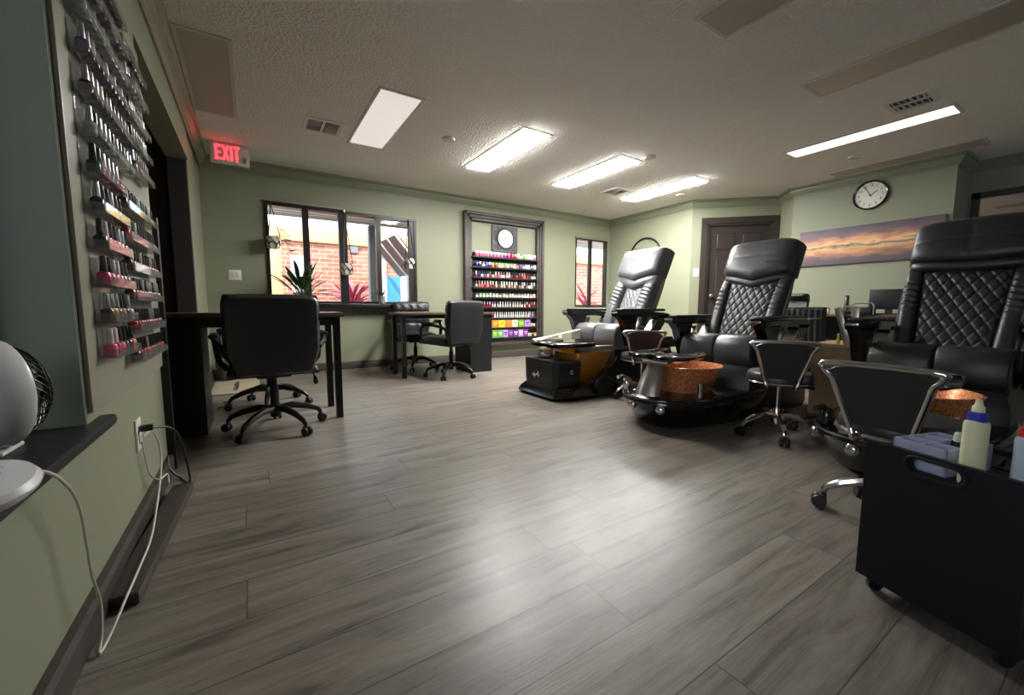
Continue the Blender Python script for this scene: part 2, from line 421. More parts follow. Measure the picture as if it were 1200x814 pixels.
# side room and dark room
wall('wall_side', (-3.0, -4.0), (-3.0, 2.5), 0, ZC, .15, [(2.2, 4.9, .8, 2.2)], 'teal', 'wall of the neighbouring room with a window')
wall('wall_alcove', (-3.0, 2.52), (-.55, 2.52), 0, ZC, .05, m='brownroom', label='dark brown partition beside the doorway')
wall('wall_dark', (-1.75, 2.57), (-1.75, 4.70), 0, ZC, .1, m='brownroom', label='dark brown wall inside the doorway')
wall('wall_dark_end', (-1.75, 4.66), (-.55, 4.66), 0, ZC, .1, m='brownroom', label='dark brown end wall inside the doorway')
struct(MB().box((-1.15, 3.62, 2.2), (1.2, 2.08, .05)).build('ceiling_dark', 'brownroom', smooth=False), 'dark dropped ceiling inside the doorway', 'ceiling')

def sweep(name, path, prof, m, label, cat, z=0.0):
    """profile (offset into the room, height) carried along a floor path with mitred corners; room lies right of the path"""
    P = [Vector((*p, 0)) for p in path]; rings = []
    for i, p in enumerate(P):
        d0 = (P[i] - P[i - 1]).normalized() if i else (P[1] - P[0]).normalized()
        d1 = (P[i + 1] - P[i]).normalized() if i < len(P) - 1 else d0
        n0 = Vector((d0.y, -d0.x, 0)); n1 = Vector((d1.y, -d1.x, 0)); mt = (n0 + n1).normalized(); k = 1 / max(.3, mt.dot(n0))
        rings.append([p + mt * (k * o) + Vector((0, 0, z + h)) for o, h in prof])
    return struct(MB().rings(rings).build(name, m, smooth=True, angle=25), label, cat)
crown = [(0, 0), (0, -.115), (.012, -.118), (.016, -.10), (.03, -.09), (.045, -.06), (.052, -.05), (.055, -.03), (.075, -.02), (.08, -.012), (.082, 0)]
sweep('trim_2', [(-.40, -3.9), (-.40, WY), (5.80, WY), (5.80, 3.94), (6.66, 3.08), (6.37, 2.79), (6.37, 1.24), (6.95, 1.24), (6.95, -3.9)], crown, 'greencrown', 'sage green crown moulding around the ceiling', 'moulding', ZC)
bb = [(0, 0), (.016, 0), (.016, .085), (.01, .1), (0, .1)]
sweep('baseboard_left', [(-.39, -3.9), (-.39, 2.57)], [(0, 0), (.025, 0), (.025, .07), (.018, .085), (0, .085)], 'base', 'dark baseboard under the ledge and polish racks', 'baseboard')
sweep('baseboard_back', [(-.41, 4.70), (-.41, WY), (5.80, WY), (5.80, 3.94), (5.93, 3.81)], bb, 'base', 'dark baseboard below the windows and polish shelf', 'baseboard')
sweep('baseboard_right', [(6.64, 3.10), (6.66, 3.08), (6.37, 2.79), (6.37, 1.24), (6.95, 1.24), (6.95, -3.9)], bb, 'base', 'dark baseboard behind the massage chairs', 'baseboard')
# dark jamb at the near side of the doorway and the loose board on the floor
struct(MB().box((-.41, 2.60, .62), (.10, .035, 1.24)).build('trim_3', 'dark', smooth=False), 'black jamb strip of the dark doorway by the outlet', 'trim')
struct(MB().box((-.482, 4.612, 1.04), (.136, .02, 2.08), bevel=.004).build('trim_4', 'brownroom', smooth=False), 'dark brown jamb at the window end of the dark doorway', 'trim')
lb = MB().box((0, 0, .018), (.075, .82, .036), bevel=.006)
o = lb.build('loose_board', 'base'); o.location = (-.318, 1.85, 0); o.rotation_euler = (0, 0, R(-3.0))
tag(o, 'dark loose trim board lying on the floor along the baseboard', 'board')
# ledge
struct(MB().box((-.48, .02, .487), (.25, 3.24, .03), bevel=.008).build('trim_5', 'laminate'), 'dark grey sill board of the opening, holding the fan', 'ledge')
w3 = thing('window_3', 'black window frame of the opening behind the white fan', 'window', (0, 0, 0)); w3['kind'] = 'structure'
fb = MB(); 
for yy in (-1.58, 0.0, 1.497): fb.box((-.57, yy, 1.31), (.035, .03, 1.60))
for zz in (.517, 2.10): fb.box((-.57, -.04, zz), (.035, 3.1, .03))
fb.build('window_frame', 'dark', w3, smooth=False)
MB().box((-.57, -.04, 1.31), (.006, 3.06, 1.56)).build('pane', 'pane', w3, smooth=False)

# beige board behind the racks
bd = MB().box((-.3838, 2.05, 1.24), (.0115, 1.04, 1.42), bevel=.003).build('display_board', 'beige')
tag(bd, 'greige wall board that the clear polish racks are fixed to', 'board')

# ------------------------------------------------------------------ windows
def window(name, x0, x1, z0, z1, mull, label, sill, t=.035):
    w = thing(name, label, 'window', (0, 0, 0)); w['kind'] = 'structure'
    b = MB(); y = WY - .005
    for xx, ww in ((x0 + t / 2, t), (x1 - t / 2, t)): b.box((xx, y + .035, (z0 + z1) / 2), (ww, .09, z1 - z0))
    for zz in (z0 + t / 2, z1 - t / 2): b.box(((x0 + x1) / 2, y + .03, zz), (x1 - x0, .09, t))
    b.build('window_frame', 'dark', w, smooth=False)
    for a, c, dp in mull:
        MB().box(((a + c) / 2, y + .035, (z0 + z1) / 2), (c - a, dp * .8, z1 - z0 - .02)).build('mullion', 'dark', w, smooth=False)
    if sill: MB().box(((x0 + x1) / 2, WY - .045, z0 - .02), (x1 - x0 + .04, .19, .055), bevel=.006).build('window_sill', 'dark', w)
    MB().box(((x0 + x1) / 2, y + .045, (z0 + z1) / 2), (x1 - x0 - .02, .006, z1 - z0 - .02)).build('pane', 'pane', w, smooth=False)
    return w
w1 = window('window_1', .18, 2.0, .85, 2.03, [(.572, .645, .07), (.985, 1.085, .09), (1.452, 1.515, .07), (1.90, 1.98, .085)], 'wide dark-framed window with hanging planters along its top', True)
MB().box((.62, WY - .02, 2.045), (.86, .05, .022)).build('blind_rail', 'silver', w1)
MB().box((1.045, WY - .035, 2.025), (.035, .03, .04), bevel=.006).build('latch', 'silver', w1)
w2 = window('window_2', 4.95, 5.72, .84, 2.05, [(5.30, 5.35, .07)], 'narrow dark-framed window between the polish shelf and the corner', False, .018)
MB().box((5.335, WY - .01, 2.06), (.8, .04, .02)).build('blind_rail', 'silver', w2)
wf = thing('fill_window', 'unseen window added behind the camera for fill light', 'window'); wf['kind'] = 'structure'  # added out of view to let in fill daylight
b = MB()
for xx in (4.63, 5.77): b.box((xx, -4.05, 1.5), (.05, .06, 1.2))
b.build('window_frame', 'dark', wf, smooth=False)
MB().box((5.2, -4.05, 1.5), (1.2, .006, 1.2)).build('pane', 'pane', wf, smooth=False)

# ------------------------------------------------------------------ door (on the angled wall) and framed mirror
dd = Vector((DG[1][0] - DG[0][0], DG[1][1] - DG[0][1], 0)).normalized(); dn = Vector((-dd.y, dd.x, 0))   # dn points out of the room
DM = mat3(dd, dn, (0, 0, 1), (*DG[0], 0))
d1 = thing('door_1', 'dark brown six-panel door in the angled wall', 'door'); d1['kind'] = 'structure'
dx0, dx1, dz1 = .26, 1.09, 2.05
b = MB().box(((dx0 + dx1) / 2, .055, dz1 / 2 + .01), (dx1 - dx0, .04, dz1)); b.xf(DM); b.build('door_leaf', 'door', d1, smooth=False)
for cx in (dx0 + .235, dx1 - .235):
    for za, zb in ((.18, .82), (.95, 1.62), (1.72, 1.95)):
        b = MB()
        w_ = .25
        # raised field inside a sunk moulding
        for (ss, hh, yy) in ((w_, zb - za, .036),):
            b.box((cx, .033, (za + zb) / 2), (ss, .016, hh), bevel=.012, seg=2)
        for sx in (-1, 1): b.box((cx + sx * (w_ / 2 + .008), .033, (za + zb) / 2), (.012, .012, zb - za + .03))
        for zz in (za - .008, zb + .008): b.box((cx, .033, zz), (w_ + .03, .012, .012))
        b.xf(DM); b.build('door_panel', 'door', d1, smooth=False)
b = MB()
for ss in (.18, 1.165): b.box((ss, -.004, 1.06), (.085, .03, 2.12)); 
for ss in (.235, 1.115): b.box((ss, .05, 1.05), (.05, .1, 2.1))
b.box((.6725, -.004, 2.135), (1.07, .03, .09)); b.box((.6725, .05, 2.085), (.93, .1, .05)); b.xf(DM); b.build('door_frame', 'door', d1, smooth=False)
b = MB().lathe([(.006, 0), (.012, .012), (.028, .03), (.026, .055), (.012, .065)], (dx0 + .06, .034, 1.0), 14, axis=(0, -1, 0)); b.xf(DM); b.build('door_handle', 'silver', d1)
mr = thing('wall_mirror_framed', 'large dark-framed mirror on the wall behind the chair beside the trolley', 'mirror')
b = MB(); fy0, fy1, fz0, fz1 = -1.0, 1.21, .95, 2.10
for yy in (fy0 + .03, fy1 - .03): b.box((6.93, yy, (fz0 + fz1) / 2), (.04, .065, fz1 - fz0))
for zz in (fz0 + .03, fz1 - .03): b.box((6.93, (fy0 + fy1) / 2, zz), (.04, fy1 - fy0, .065))
b.build('frame', 'dark', mr, smooth=False)
MB().box((6.94, (fy0 + fy1) / 2, (fz0 + fz1) / 2), (.012, fy1 - fy0 - .06, fz1 - fz0 - .06)).build('glass', 'mirror', mr, smooth=False)

# ------------------------------------------------------------------ ceiling fixtures
def panel_light(x0, x1, y0, y1, lens, label):
    t = thing('ceiling_light', label, 'ceiling light', ((x0 + x1) / 2, (y0 + y1) / 2, ZC), 0, 'recessed ceiling lights')
    w, d = x1 - x0, y1 - y0; b = MB(); e = .022
    for s in (-1, 1):
        b.box((s * (w / 2 - e / 2), 0, -.004), (e, d, .008)); b.box((0, s * (d / 2 - e / 2), -.004), (w - 2 * e, e, .008))
    b.build('frame', 'ceilwhite', t, smooth=False)
    hd = .02 if lens == 'lens_on' else .005  # bright lenses made to protrude so their sides light up the ceiling
    MB().box((0, 0, -hd / 2), (w - 2 * e, d - 2 * e, hd), bevel=.003).build('diffuser', lens, t, smooth=False)
    return t
LW = .36
panel_light(.875, .875 + LW, 3.21, 4.43, 'lens_glare_dim', 'long ceiling light with added faint glow beside the air vent above the desks')
panel_light(2.16, 2.16 + LW - .03, 3.20, 4.42, 'lens_on', 'bright ceiling light above the polish shelf side, first of three')
panel_light(3.42, 3.42 + LW - .03, 3.20, 4.42, 'lens_on', 'bright ceiling light, middle of the three lit ones')
panel_light(4.71, 4.71 + LW - .03, 3.20, 4.42, 'lens_on', 'bright ceiling light closest to the dark door')
panel_light(4.80, 5.07, .98, 2.24, 'lens_glare_mid', 'narrow ceiling light with added glow in front of the round wall clock')
panel_light(3.46, 3.79, .29, 1.53, 'lens_off', 'unlit ceiling light above the massage chairs, next to square air vent')
panel_light(2.18, 2.50, .29, 1.53, 'lens_off', 'unlit ceiling light overhead in the open floor area, only its far end in view')
panel_light(-.315, -.02, 3.17, 4.40, 'lens_off', 'unlit ceiling light against the crown moulding near the exit sign')
panel_light(5.97, 6.27, 1.0, 2.27, 'lens_off', 'unlit ceiling light tight against the moulding above the round clock')
def vent(x, y, s, label, rz=0.0):
    t = thing('air_vent', label, 'air vent', (x, y, ZC), rz, 'ceiling air vents')
    b = MB(); e = .03
    for q in (-1, 1):
        b.box((q * (s / 2 - e / 2), 0, -.006), (e, s, .012)); b.box((0, q * (s / 2 - e / 2), -.006), (s - 2 * e, e, .012))
    b.box((0, 0, -.006), (.022, s - 2 * e, .011))
    b.build('frame', 'white', t, smooth=False)
    MB().box((0, 0, -.0015), (s - .05, s - .05, .002)).build('duct', 'grille', t, smooth=False)
    b = MB()
    n = 6
    for i in range(n):
        k = -s / 2 + e + (i + .5) * (s - 2 * e) / n
        for q in (-1, 1):
            if (q < 0) == (i % 6 < 3):
                b.box((q * s / 4, k, -.008), (s / 2 - e - .012, .014, .012), rot=Matrix.Rotation(R(45), 3, 'X'))
            else:
                b.box((q * (s / 4), k, -.008), (s / 2 - e - .012, .006, .012), rot=Matrix.Rotation(R(-35), 3, 'X'))
    b.build('slats', 'ceilwhite', t, smooth=False)
    return t
vent(.625, 4.17, .31, 'white square air vent beside the faintly glowing ceiling light')
vent(4.47, 1.17, .28, 'square air vent beside the narrow glowing ceiling light')
vent(4.40, 4.2, .31, 'pale air vent between the two bright lights near the corner')
def disc(x, y, label, rad=.06):
    b = MB().lathe([(rad, 0), (rad, -.012), (rad * .85, -.022), (rad * .3, -.024)], (0, 0, 0), 20)
    o = b.build('ceiling_cover_plate', 'ceilwhite'); o.location = (x, y, ZC); tag(o, label, 'ceiling cover', 'round ceiling covers')
disc(1.69, 3.8, 'round ceiling cover between the faintly glowing light and first bright light')
disc(3.71, 3.06, 'round ceiling cover at the end of the middle bright light')
disc(5.30, 3.80, 'round ceiling cover beyond the bright light near the door')
disc(5.55, 1.87, 'round ceiling cover above the wall clock')

# exit sign
ex = thing('exit_sign', 'white EXIT sign with glowing red letters hanging below the ceiling', 'exit sign', (-.105, 5.12, 2.335))
MB().box((0, 0, 0), (.325, .05, .205), bevel=.006).build('housing', 'ceilwhite', ex)
MB().box((0, .0, .106), (.13, .06, .012)).build('mount', 'ceilwhite', ex)
def letter(strokes, x0):
    b = MB()
    for cx, cz, w_, h_, an in strokes: b.box((x0 + cx, -.0268, cz), (w_, .004, h_), rot=Matrix.Rotation(an, 3, 'Y'))
    b.build('letter', 'exit', ex, smooth=False)
HL = .072
letter([(.009, .004, .018, HL * 2, 0)] + [(.026, .004 + k * (HL - .010), .052 if k else .044, .020, 0) for k in (-1, 0, 1)], -.122)
letter([(.028, .004, .019, HL * 2.02, R(17.5)), (.028, .004, .019, HL * 2.02, R(-17.5))], -.063)
letter([(.009, .004, .019, HL * 2, 0)], .003)
letter([(.026, .004, .019, HL * 2, 0), (.026, .004 + HL - .010, .052, .020, 0)], .030)
MB().box((.125, -.028, -.045), (.022, .008, .06), bevel=.002).build('test_window', 'silver', ex)

# ------------------------------------------------------------------ clocks
def clock_face(parent, rad, M, arabic):
    b = MB().lathe([(rad, 0), (rad, .006)], (0, 0, 0), 48); b.xf(M); b.build('dial', 'clockface', parent)
    b = MB()
    for k in range(12):
        a = k * PI / 6
        b.box((rad * .93 * math.sin(a), rad * .93 * math.cos(a), .0065), (.004, rad * .08, .002), rot=Matrix.Rotation(-a, 3, 'Z'))
    b.xf(M); b.build('tick_marks', 'ink', parent, smooth=False)
    for k in range(1, 13):
        a = k * PI / 6
        text_mesh(str(k), rad * .26, 'numeral', 'ink', parent, M @ Matrix.Translation((rad * .74 * math.sin(a), rad * .74 * math.cos(a), .0075)), .0008)
    for ln, w, a, nm in ((rad * .5, rad * .055, R(58), 'hour_hand'), (rad * .78, rad * .04, R(-31), 'minute_hand')):
        b = MB().box((0, ln * .42, .011), (w, ln * 1.16, .002), rot=None)
        b.xf(M @ Matrix.Rotation(-a, 4, 'Z')); b.build(nm, 'ink', parent, smooth=False)
    b = MB().lathe([(rad * .05, .006), (rad * .05, .014)], (0, 0, 0), 12); b.xf(M); b.build('hub', 'ink', parent)
k1 = thing('wall_clock', 'round white-faced wall clock with black rim above the sunset canvas', 'clock', (6.37, 1.95, 2.17))
KM = mat3((0, -1, 0), (0, 0, 1), (-1, 0, 0), (-.012, 0, 0))
b = MB()
b.lathe([(.168, -.011), (.170, .02), (.163, .026), (.152, .022), (.150, .004)], n=48, cap=False); b.xf(KM); b.build('rim', 'plastic', k1)
clock_face(k1, .154, KM, True)

# ------------------------------------------------------------------ sunset canvas, hoop, switches, outlets
cv = MB().box((6.351, 1.975, 1.60), (.035, 1.385, .455), bevel=.003).build('canvas_picture', 'canvas')
tag(cv, 'wide sunset sky canvas print hanging below the round clock', 'canvas print')
b = MB().tube([(5.775, 4.80 + .33 * math.cos(2 * PI * k / 48), 1.675 + .33 * math.sin(2 * PI * k / 48)) for k in range(48)], .014, 8, closed=True)
tag(b.build('hanging_hoop', 'metalblack'), 'thin black hoop on the wall behind the chair with the amber basin', 'wall decoration')
def plate(name, label, cat, M, w, h, kind):
    t = thing(name, label, cat); 
    b = MB().box((0, 0, .003), (w, h, .007), bevel=.002); b.xf(M); b.build('cover_plate', 'white', t)
    if kind == 'switch':
        n = max(1, round(w / .06))
        for i in range(n):
            b = MB().box(((i - (n - 1) / 2) * .042, 0, .008), (.026, .055, .006), bevel=.002); b.xf(M); b.build('rocker', 'ceilwhite', t)
    else:
        for i in (-1, 1):
            b = MB().box((0, i * .022, .0075), (.03, .026, .003), bevel=.003); b.xf(M); b.build('socket', 'ceilwhite', t)
    return t
BWM = lambda x, z: mat3((1, 0, 0), (0, 0, 1), (0, -1, 0), (x, WY, z))
plate('light_switch', 'white double light switch plate on the wall beside the wide window', 'light switch', BWM(-.14, 1.175), .12, .115, 'switch')
plate('wall_outlet', 'white wall outlet low between the polish shelf and narrow window', 'outlet', BWM(4.62, .30), .075, .115, 'outlet')
plate('light_switch', 'white light switch on the angled wall next to the dark door', 'light switch', DM @ mat3((1, 0, 0), (0, 0, 1), (0, -1, 0), (.085, 0, 1.36)), .075, .12, 'switch')
plate('wall_outlet', 'white wall outlet under the polish racks with cords plugged in', 'outlet', mat3((0, 1, 0), (0, 0, 1), (1, 0, 0), (-.39, 2.03, .335)), .08, .12, 'outlet')

# ------------------------------------------------------------------ polish shelf built onto the back wall
ps = thing('polish_shelf', 'tall dark-framed wall shelf unit full of nail products with nine shelves', 'shelf unit', (0, 0, 0))
sx0, sx1, sz0, sz1 = 2.72, 4.19, .20, 2.245
b = MB()
for k, (w_, y0) in enumerate(((.045, .085), (.04, .07), (.045, .06))):
    o_ = sum((.045, .04, .045)[:k])
    for s, xx in ((1, sx0 + o_), (-1, sx1 - o_)): b.box((xx + s * w_ / 2, WY - y0 / 2, (sz0 + sz1) / 2), (w_, y0, sz1 - sz0 - 2 * o_), bevel=.006)
    for s, zz in ((1, sz0 + o_), (-1, sz1 - o_)): b.box(((sx0 + sx1) / 2, WY - y0 / 2, zz + s * w_ / 2), (sx1 - sx0 - 2 * o_, y0, w_), bevel=.006)
b.build('frame', 'base', ps)
MB().box(((sx0 + sx1) / 2, WY - .004, .99), (sx1 - sx0 - .24, .008, 1.33)).build('back_panel', 'laminate', ps, smooth=False)
SHZ = [1.592, 1.437, 1.280, 1.124, .972, .818, .650, .497, .335]
for z in SHZ:
    MB().box(((sx0 + sx1) / 2, WY - .055, z - .012), (sx1 - sx0 - .24, .095, .024), bevel=.002).build('shelf', 'laminate', ps, smooth=False)
ORD = ['first', 'second', 'third', 'fourth', 'fifth', 'sixth', 'seventh', 'eighth', 'ninth', 'tenth', 'eleventh', 'twelfth', 'thirteenth', 'fourteenth', 'fifteenth', 'sixteenth', 'seventeenth', 'eighteenth', 'nineteenth', 'twentieth', 'twenty-first', 'twenty-second', 'twenty-third', 'twenty-fourth', 'twenty-fifth', 'twenty-sixth', 'twenty-seventh', 'twenty-eighth', 'twenty-ninth', 'thirtieth']
PC = {'pink': (222, 110, 140), 'rose': (232, 160, 172), 'red': (176, 34, 48), 'crimson': (120, 26, 38), 'maroon': (72, 26, 34), 'white': (226, 222, 214), 'cream': (220, 204, 184), 'nude': (204, 168, 148), 'black': (24, 22, 24), 'navy': (34, 40, 84), 'blue': (56, 72, 168), 'purple': (112, 62, 140), 'lilac': (176, 142, 196), 'green': (110, 170, 84), 'yellow': (226, 200, 60), 'orange': (226, 132, 52), 'gold': (178, 140, 72), 'silver': (184, 184, 188), 'brown': (96, 64, 48), 'charcoal': (54, 54, 58), 'clear': (196, 196, 190), 'magenta': (208, 40, 112), 'coral': (226, 120, 98), 'taupe': (140, 122, 110)}
for k, v in PC.items():
    MT['p_' + k] = mat(k + '_lacquer', v, .25, metal=.85, var=.05, nscale=30) if k == 'silver' else mat(k + '_lacquer', v, .18, var=.08, coat=.4, nscale=30)
def prof_mesh(name, prof, m, n=14, sy=1.0):
    o = MB().lathe(prof, n=n, sy=sy).build(name, m); me = o.data; bpy.data.objects.remove(o); return me
BODY, CAP = {}, {}
def bottle_meshes(kind, col, cap):
    if (kind, col) not in BODY:
        pr = {'polish_bottle': [(.002, 0), (.0135, 0), (.0145, .003), (.0145, .026), (.0125, .031), (.006, .034), (.006, .038)],
              'gel_jar': [(.002, 0), (.017, 0), (.018, .003), (.018, .026), (.016, .03)],
              'dropper_bottle': [(.002, 0), (.011, 0), (.012, .003), (.012, .036), (.006, .042)]}[kind]
        BODY[kind, col] = prof_mesh(kind, pr, 'p_' + col)
    if (kind, cap, 'c') not in CAP:
        pr = {'polish_bottle': [(.0075, .034), (.008, .036), (.0065, .072), (.003, .074)],
              'gel_jar': [(.0185, .028), (.0185, .046), (.017, .048), (.002, .048)],
              'dropper_bottle': [(.006, .04), (.0065, .06), (.003, .085), (.001, .086)]}[kind]
        CAP[kind, cap, 'c'] = prof_mesh('cap', pr, 'p_' + cap)
    return BODY[kind, col], CAP[kind, cap, 'c']
def bottle(kind, x, y, z, col, cap, label, group, sc=1.0, rz=0.0, sq=0.0):
    a, c = bottle_meshes(kind, col, cap)
    o = bpy.data.objects.new(kind, a); C.objects.link(o); o.location = (x, y, z + .0008); o.scale = (sc, sc, sc); o.rotation_euler = (0, 0, rz)
    k = bpy.data.objects.new('cap', c); C.objects.link(k); k.parent = o
    tag(o, label, {'polish_bottle': 'nail polish', 'gel_jar': 'jar', 'dropper_bottle': 'bottle'}[kind], group)
    return o
AN = lambda w: ('an ' if w[0] in 'aeiou' else 'a ') + w
# rows 1-7: what stands on each shelf
ROWS = [
    ('gel_jar', 1.6, [('pink', 'white')] * 8 + [('purple', 'rose'), ('magenta', 'rose'), ('red', 'magenta'), ('red', 'green'), ('white', 'clear'), ('cream', 'green'), ('green', 'white'), ('white', 'clear'), ('clear', 'white'), ('pink', 'white')]),
    ('gel_jar', 1.45, [('navy', 'blue'), ('navy', 'silver'), ('white', 'navy'), ('blue', 'navy'), ('navy', 'white'), ('orange', 'green'), ('red', 'gold'), ('white', 'green'), ('cream', 'green'), ('coral', 'green'), ('white', 'green'), ('silver', 'green'), ('white', 'gold'), ('orange', 'brown'), ('blue', 'purple'), ('lilac', 'navy'), ('white', 'silver'), ('white', 'silver'), ('silver', 'charcoal'), ('clear', 'white')]),
    ('polish_bottle', 1.25, [('red', 'white'), ('navy', 'blue'), ('white', 'blue'), ('red', 'charcoal'), ('white', 'blue'), ('red', 'green'), ('white', 'black'), ('coral', 'white'), ('pink', 'white'), ('white', 'coral'), ('white', 'silver'), ('clear', 'white'), ('rose', 'white'), ('crimson', 'charcoal'), ('maroon', 'charcoal'), ('red', 'charcoal'), ('crimson', 'silver'), ('red', 'rose'), ('coral', 'rose'), ('red', 'charcoal'), ('crimson', 'maroon'), ('white', 'black'), ('clear', 'silver')]),
    ('polish_bottle', 1.35, [('clear', 'silver'), ('coral', 'pink'), ('pink', 'rose'), ('red', 'rose'), ('coral', 'white'), ('red', 'white'), ('brown', 'white'), ('nude', 'white'), ('brown', 'charcoal'), ('nude', 'white'), ('cream', 'white'), ('brown', 'white'), ('nude', 'white'), ('taupe', 'white'), ('nude', 'rose'), ('brown', 'white'), ('taupe', 'charcoal'), ('nude', 'white'), ('charcoal', 'white'), ('taupe', 'silver'), ('white', 'charcoal'), ('cream', 'white'), ('charcoal', 'white')]),
    ('gel_jar', 1.25, [('white', 'charcoal'), ('white', 'green'), ('white', 'green'), ('white', 'green'), ('white', 'silver'), ('white', 'taupe'), ('white', 'taupe'), ('white', 'charcoal'), ('white', 'green'), ('white', 'red'), ('white', 'silver'), ('white', 'silver'), ('white', 'charcoal'), ('white', 'taupe'), ('white', 'green'), ('white', 'silver'), ('white', 'silver'), ('white', 'coral'), ('cream', 'clear')]),
    ('dropper_bottle', 1.05, [('red', 'white')] * 6 + [('white', 'lilac')] * 3 + [('white', 'white')] * 2 + [('cream', 'white')] * 6 + [('white', 'clear'), ('white', 'silver'), ('cream', 'gold'), ('red', 'white'), ('clear', 'red'), ('red', 'coral'), ('red', 'white')]),
    ('dropper_bottle', 1.1, [('red', 'white')] + [('white', 'white')] * 16 + [('lilac', 'white'), ('lilac', 'clear'), ('purple', 'silver')]),
]
RN = ['top', 'second', 'third', 'fourth', 'fifth', 'sixth', 'seventh']
for ri, (kind, sc, items) in enumerate(ROWS):
    x0, x1 = (3.19 if ri == 6 else 2.895), 4.03; n = len(items)
    for i, (c1, c2) in enumerate(items):
        x = x0 + (x1 - x0) * (i + .5) / n + random.uniform(-.004, .004); 
        word = {'gel_jar': 'jar', 'polish_bottle': 'polish bottle', 'dropper_bottle': 'slim bottle'}[kind]
        s_ = min(sc, .95 * (x1 - x0) / n / {'gel_jar': .037, 'polish_bottle': .030, 'dropper_bottle': .025}[kind])
        bottle(kind, x, WY - .062 + random.uniform(-.006, .006), SHZ[ri], c1, c2, f'{c1} {word} with {c2} lid, {ORD[i]} from the wide-window end of the {RN[ri]} shelf', 'nail products on the wall shelf', s_)
# rows 8 and 9: colourful cartons and small odds and ends
def carton(x, z, w, h, col, spot, label):
    o = MB().box((0, 0, h / 2), (w, .06, h), bevel=.002).build('carton', 'p_' + col, smooth=False); o.location = (x, WY - .06, z + .0008)
    tag(o, label, 'box', 'cartons on the wall shelf')
    b = MB(); 
    b.box((0, -.031, h * .62), (w * .62, .003, h * .16)); b.box((0, -.031, h * .38), (w * .4, .003, h * .12))
    b.build('printed_label', 'p_' + spot, o, smooth=False)
for ri, row in ((7, [('orange', 'yellow'), ('yellow', 'orange'), ('orange', 'coral'), ('cream', 'green'), ('green', 'yellow'), ('lilac', 'purple')]),
                (8, [('green', 'yellow'), ('green', 'cream'), ('lilac', 'purple'), ('purple', 'lilac'), ('purple', 'white'), ('lilac', 'white'), ('purple', 'rose')])):
    for i, (c1, c2) in enumerate(row):
        w = .112 if ri == 7 else .093; x = 3.175 + (.06 + i * .1235 if ri == 7 else .055 + i * .0985)
        carton(x, SHZ[ri], w, .112 if ri == 7 else .12, c1, c2, f'{c1} carton with {c2} print, {ORD[i]} from the desk side of the {"second lowest" if ri == 7 else "lowest"} shelf')
for i, (x, c1) in enumerate(((3.955, 'cream'), (4.005, 'white'))):
    bottle('gel_jar', x, WY - .06, SHZ[7], c1, 'white', f'{c1} jar at the {"" if i else "carton "}{"very end" if i else "side"} of the second lowest shelf', 'nail products on the wall shelf', 1.0)
for i, (x, c1, c2) in enumerate(((3.885, 'cream', 'white'), (3.93, 'nude', 'cream'), (3.985, 'charcoal', 'gold'), (4.03, 'cream', 'gold'))):
    bottle('gel_jar', x, WY - .06, SHZ[8], c1, c2, f'{c1} jar with {c2} lid past the purple cartons of the lowest shelf', 'nail products on the wall shelf', 1.1)
# ornate square clock hanging in the open top of the unit
k2 = thing('ornate_clock', 'square dark ornate clock hanging above the nail products', 'clock', (3.455, WY, 1.895))
ZM = mat3((1, 0, 0), (0, 0, 1), (0, -1, 0), (0, -.015, 0))
b = MB().box((0, 0, 0), (.47, .40, .03), bevel=.004); b.xf(ZM); b.build('plaque', 'laminate', k2, smooth=False)
b = MB()
for k in range(46):
    a, q = random.uniform(-.21, .21), random.uniform(-.18, .18)
    if a * a + q * q < .155 ** 2: continue
    ph = random.uniform(0, 6.28); rr = random.uniform(.012, .026)
    b.tube([(a + rr * (1 - t / 16) * math.cos(ph + t * .5), q + rr * (1 - t / 16) * math.sin(ph + t * .5), .017) for t in range(13)], .0028, 5)
for s in (-1, 1):
    b.box((s * .228, 0, .016), (.012, .40, .01)); b.box((0, s * .194, .016), (.47, .012, .01))
b.xf(ZM); b.build('scrollwork', 'postgrey', k2)
b = MB().lathe([(.152, .012), (.152, .03), (.143, .034), (.139, .026)], n=40, cap=False); b.xf(ZM); b.build('rim', 'plastic', k2)
clock_face(k2, .142, ZM @ Matrix.Translation((0, 0, .016)), True)

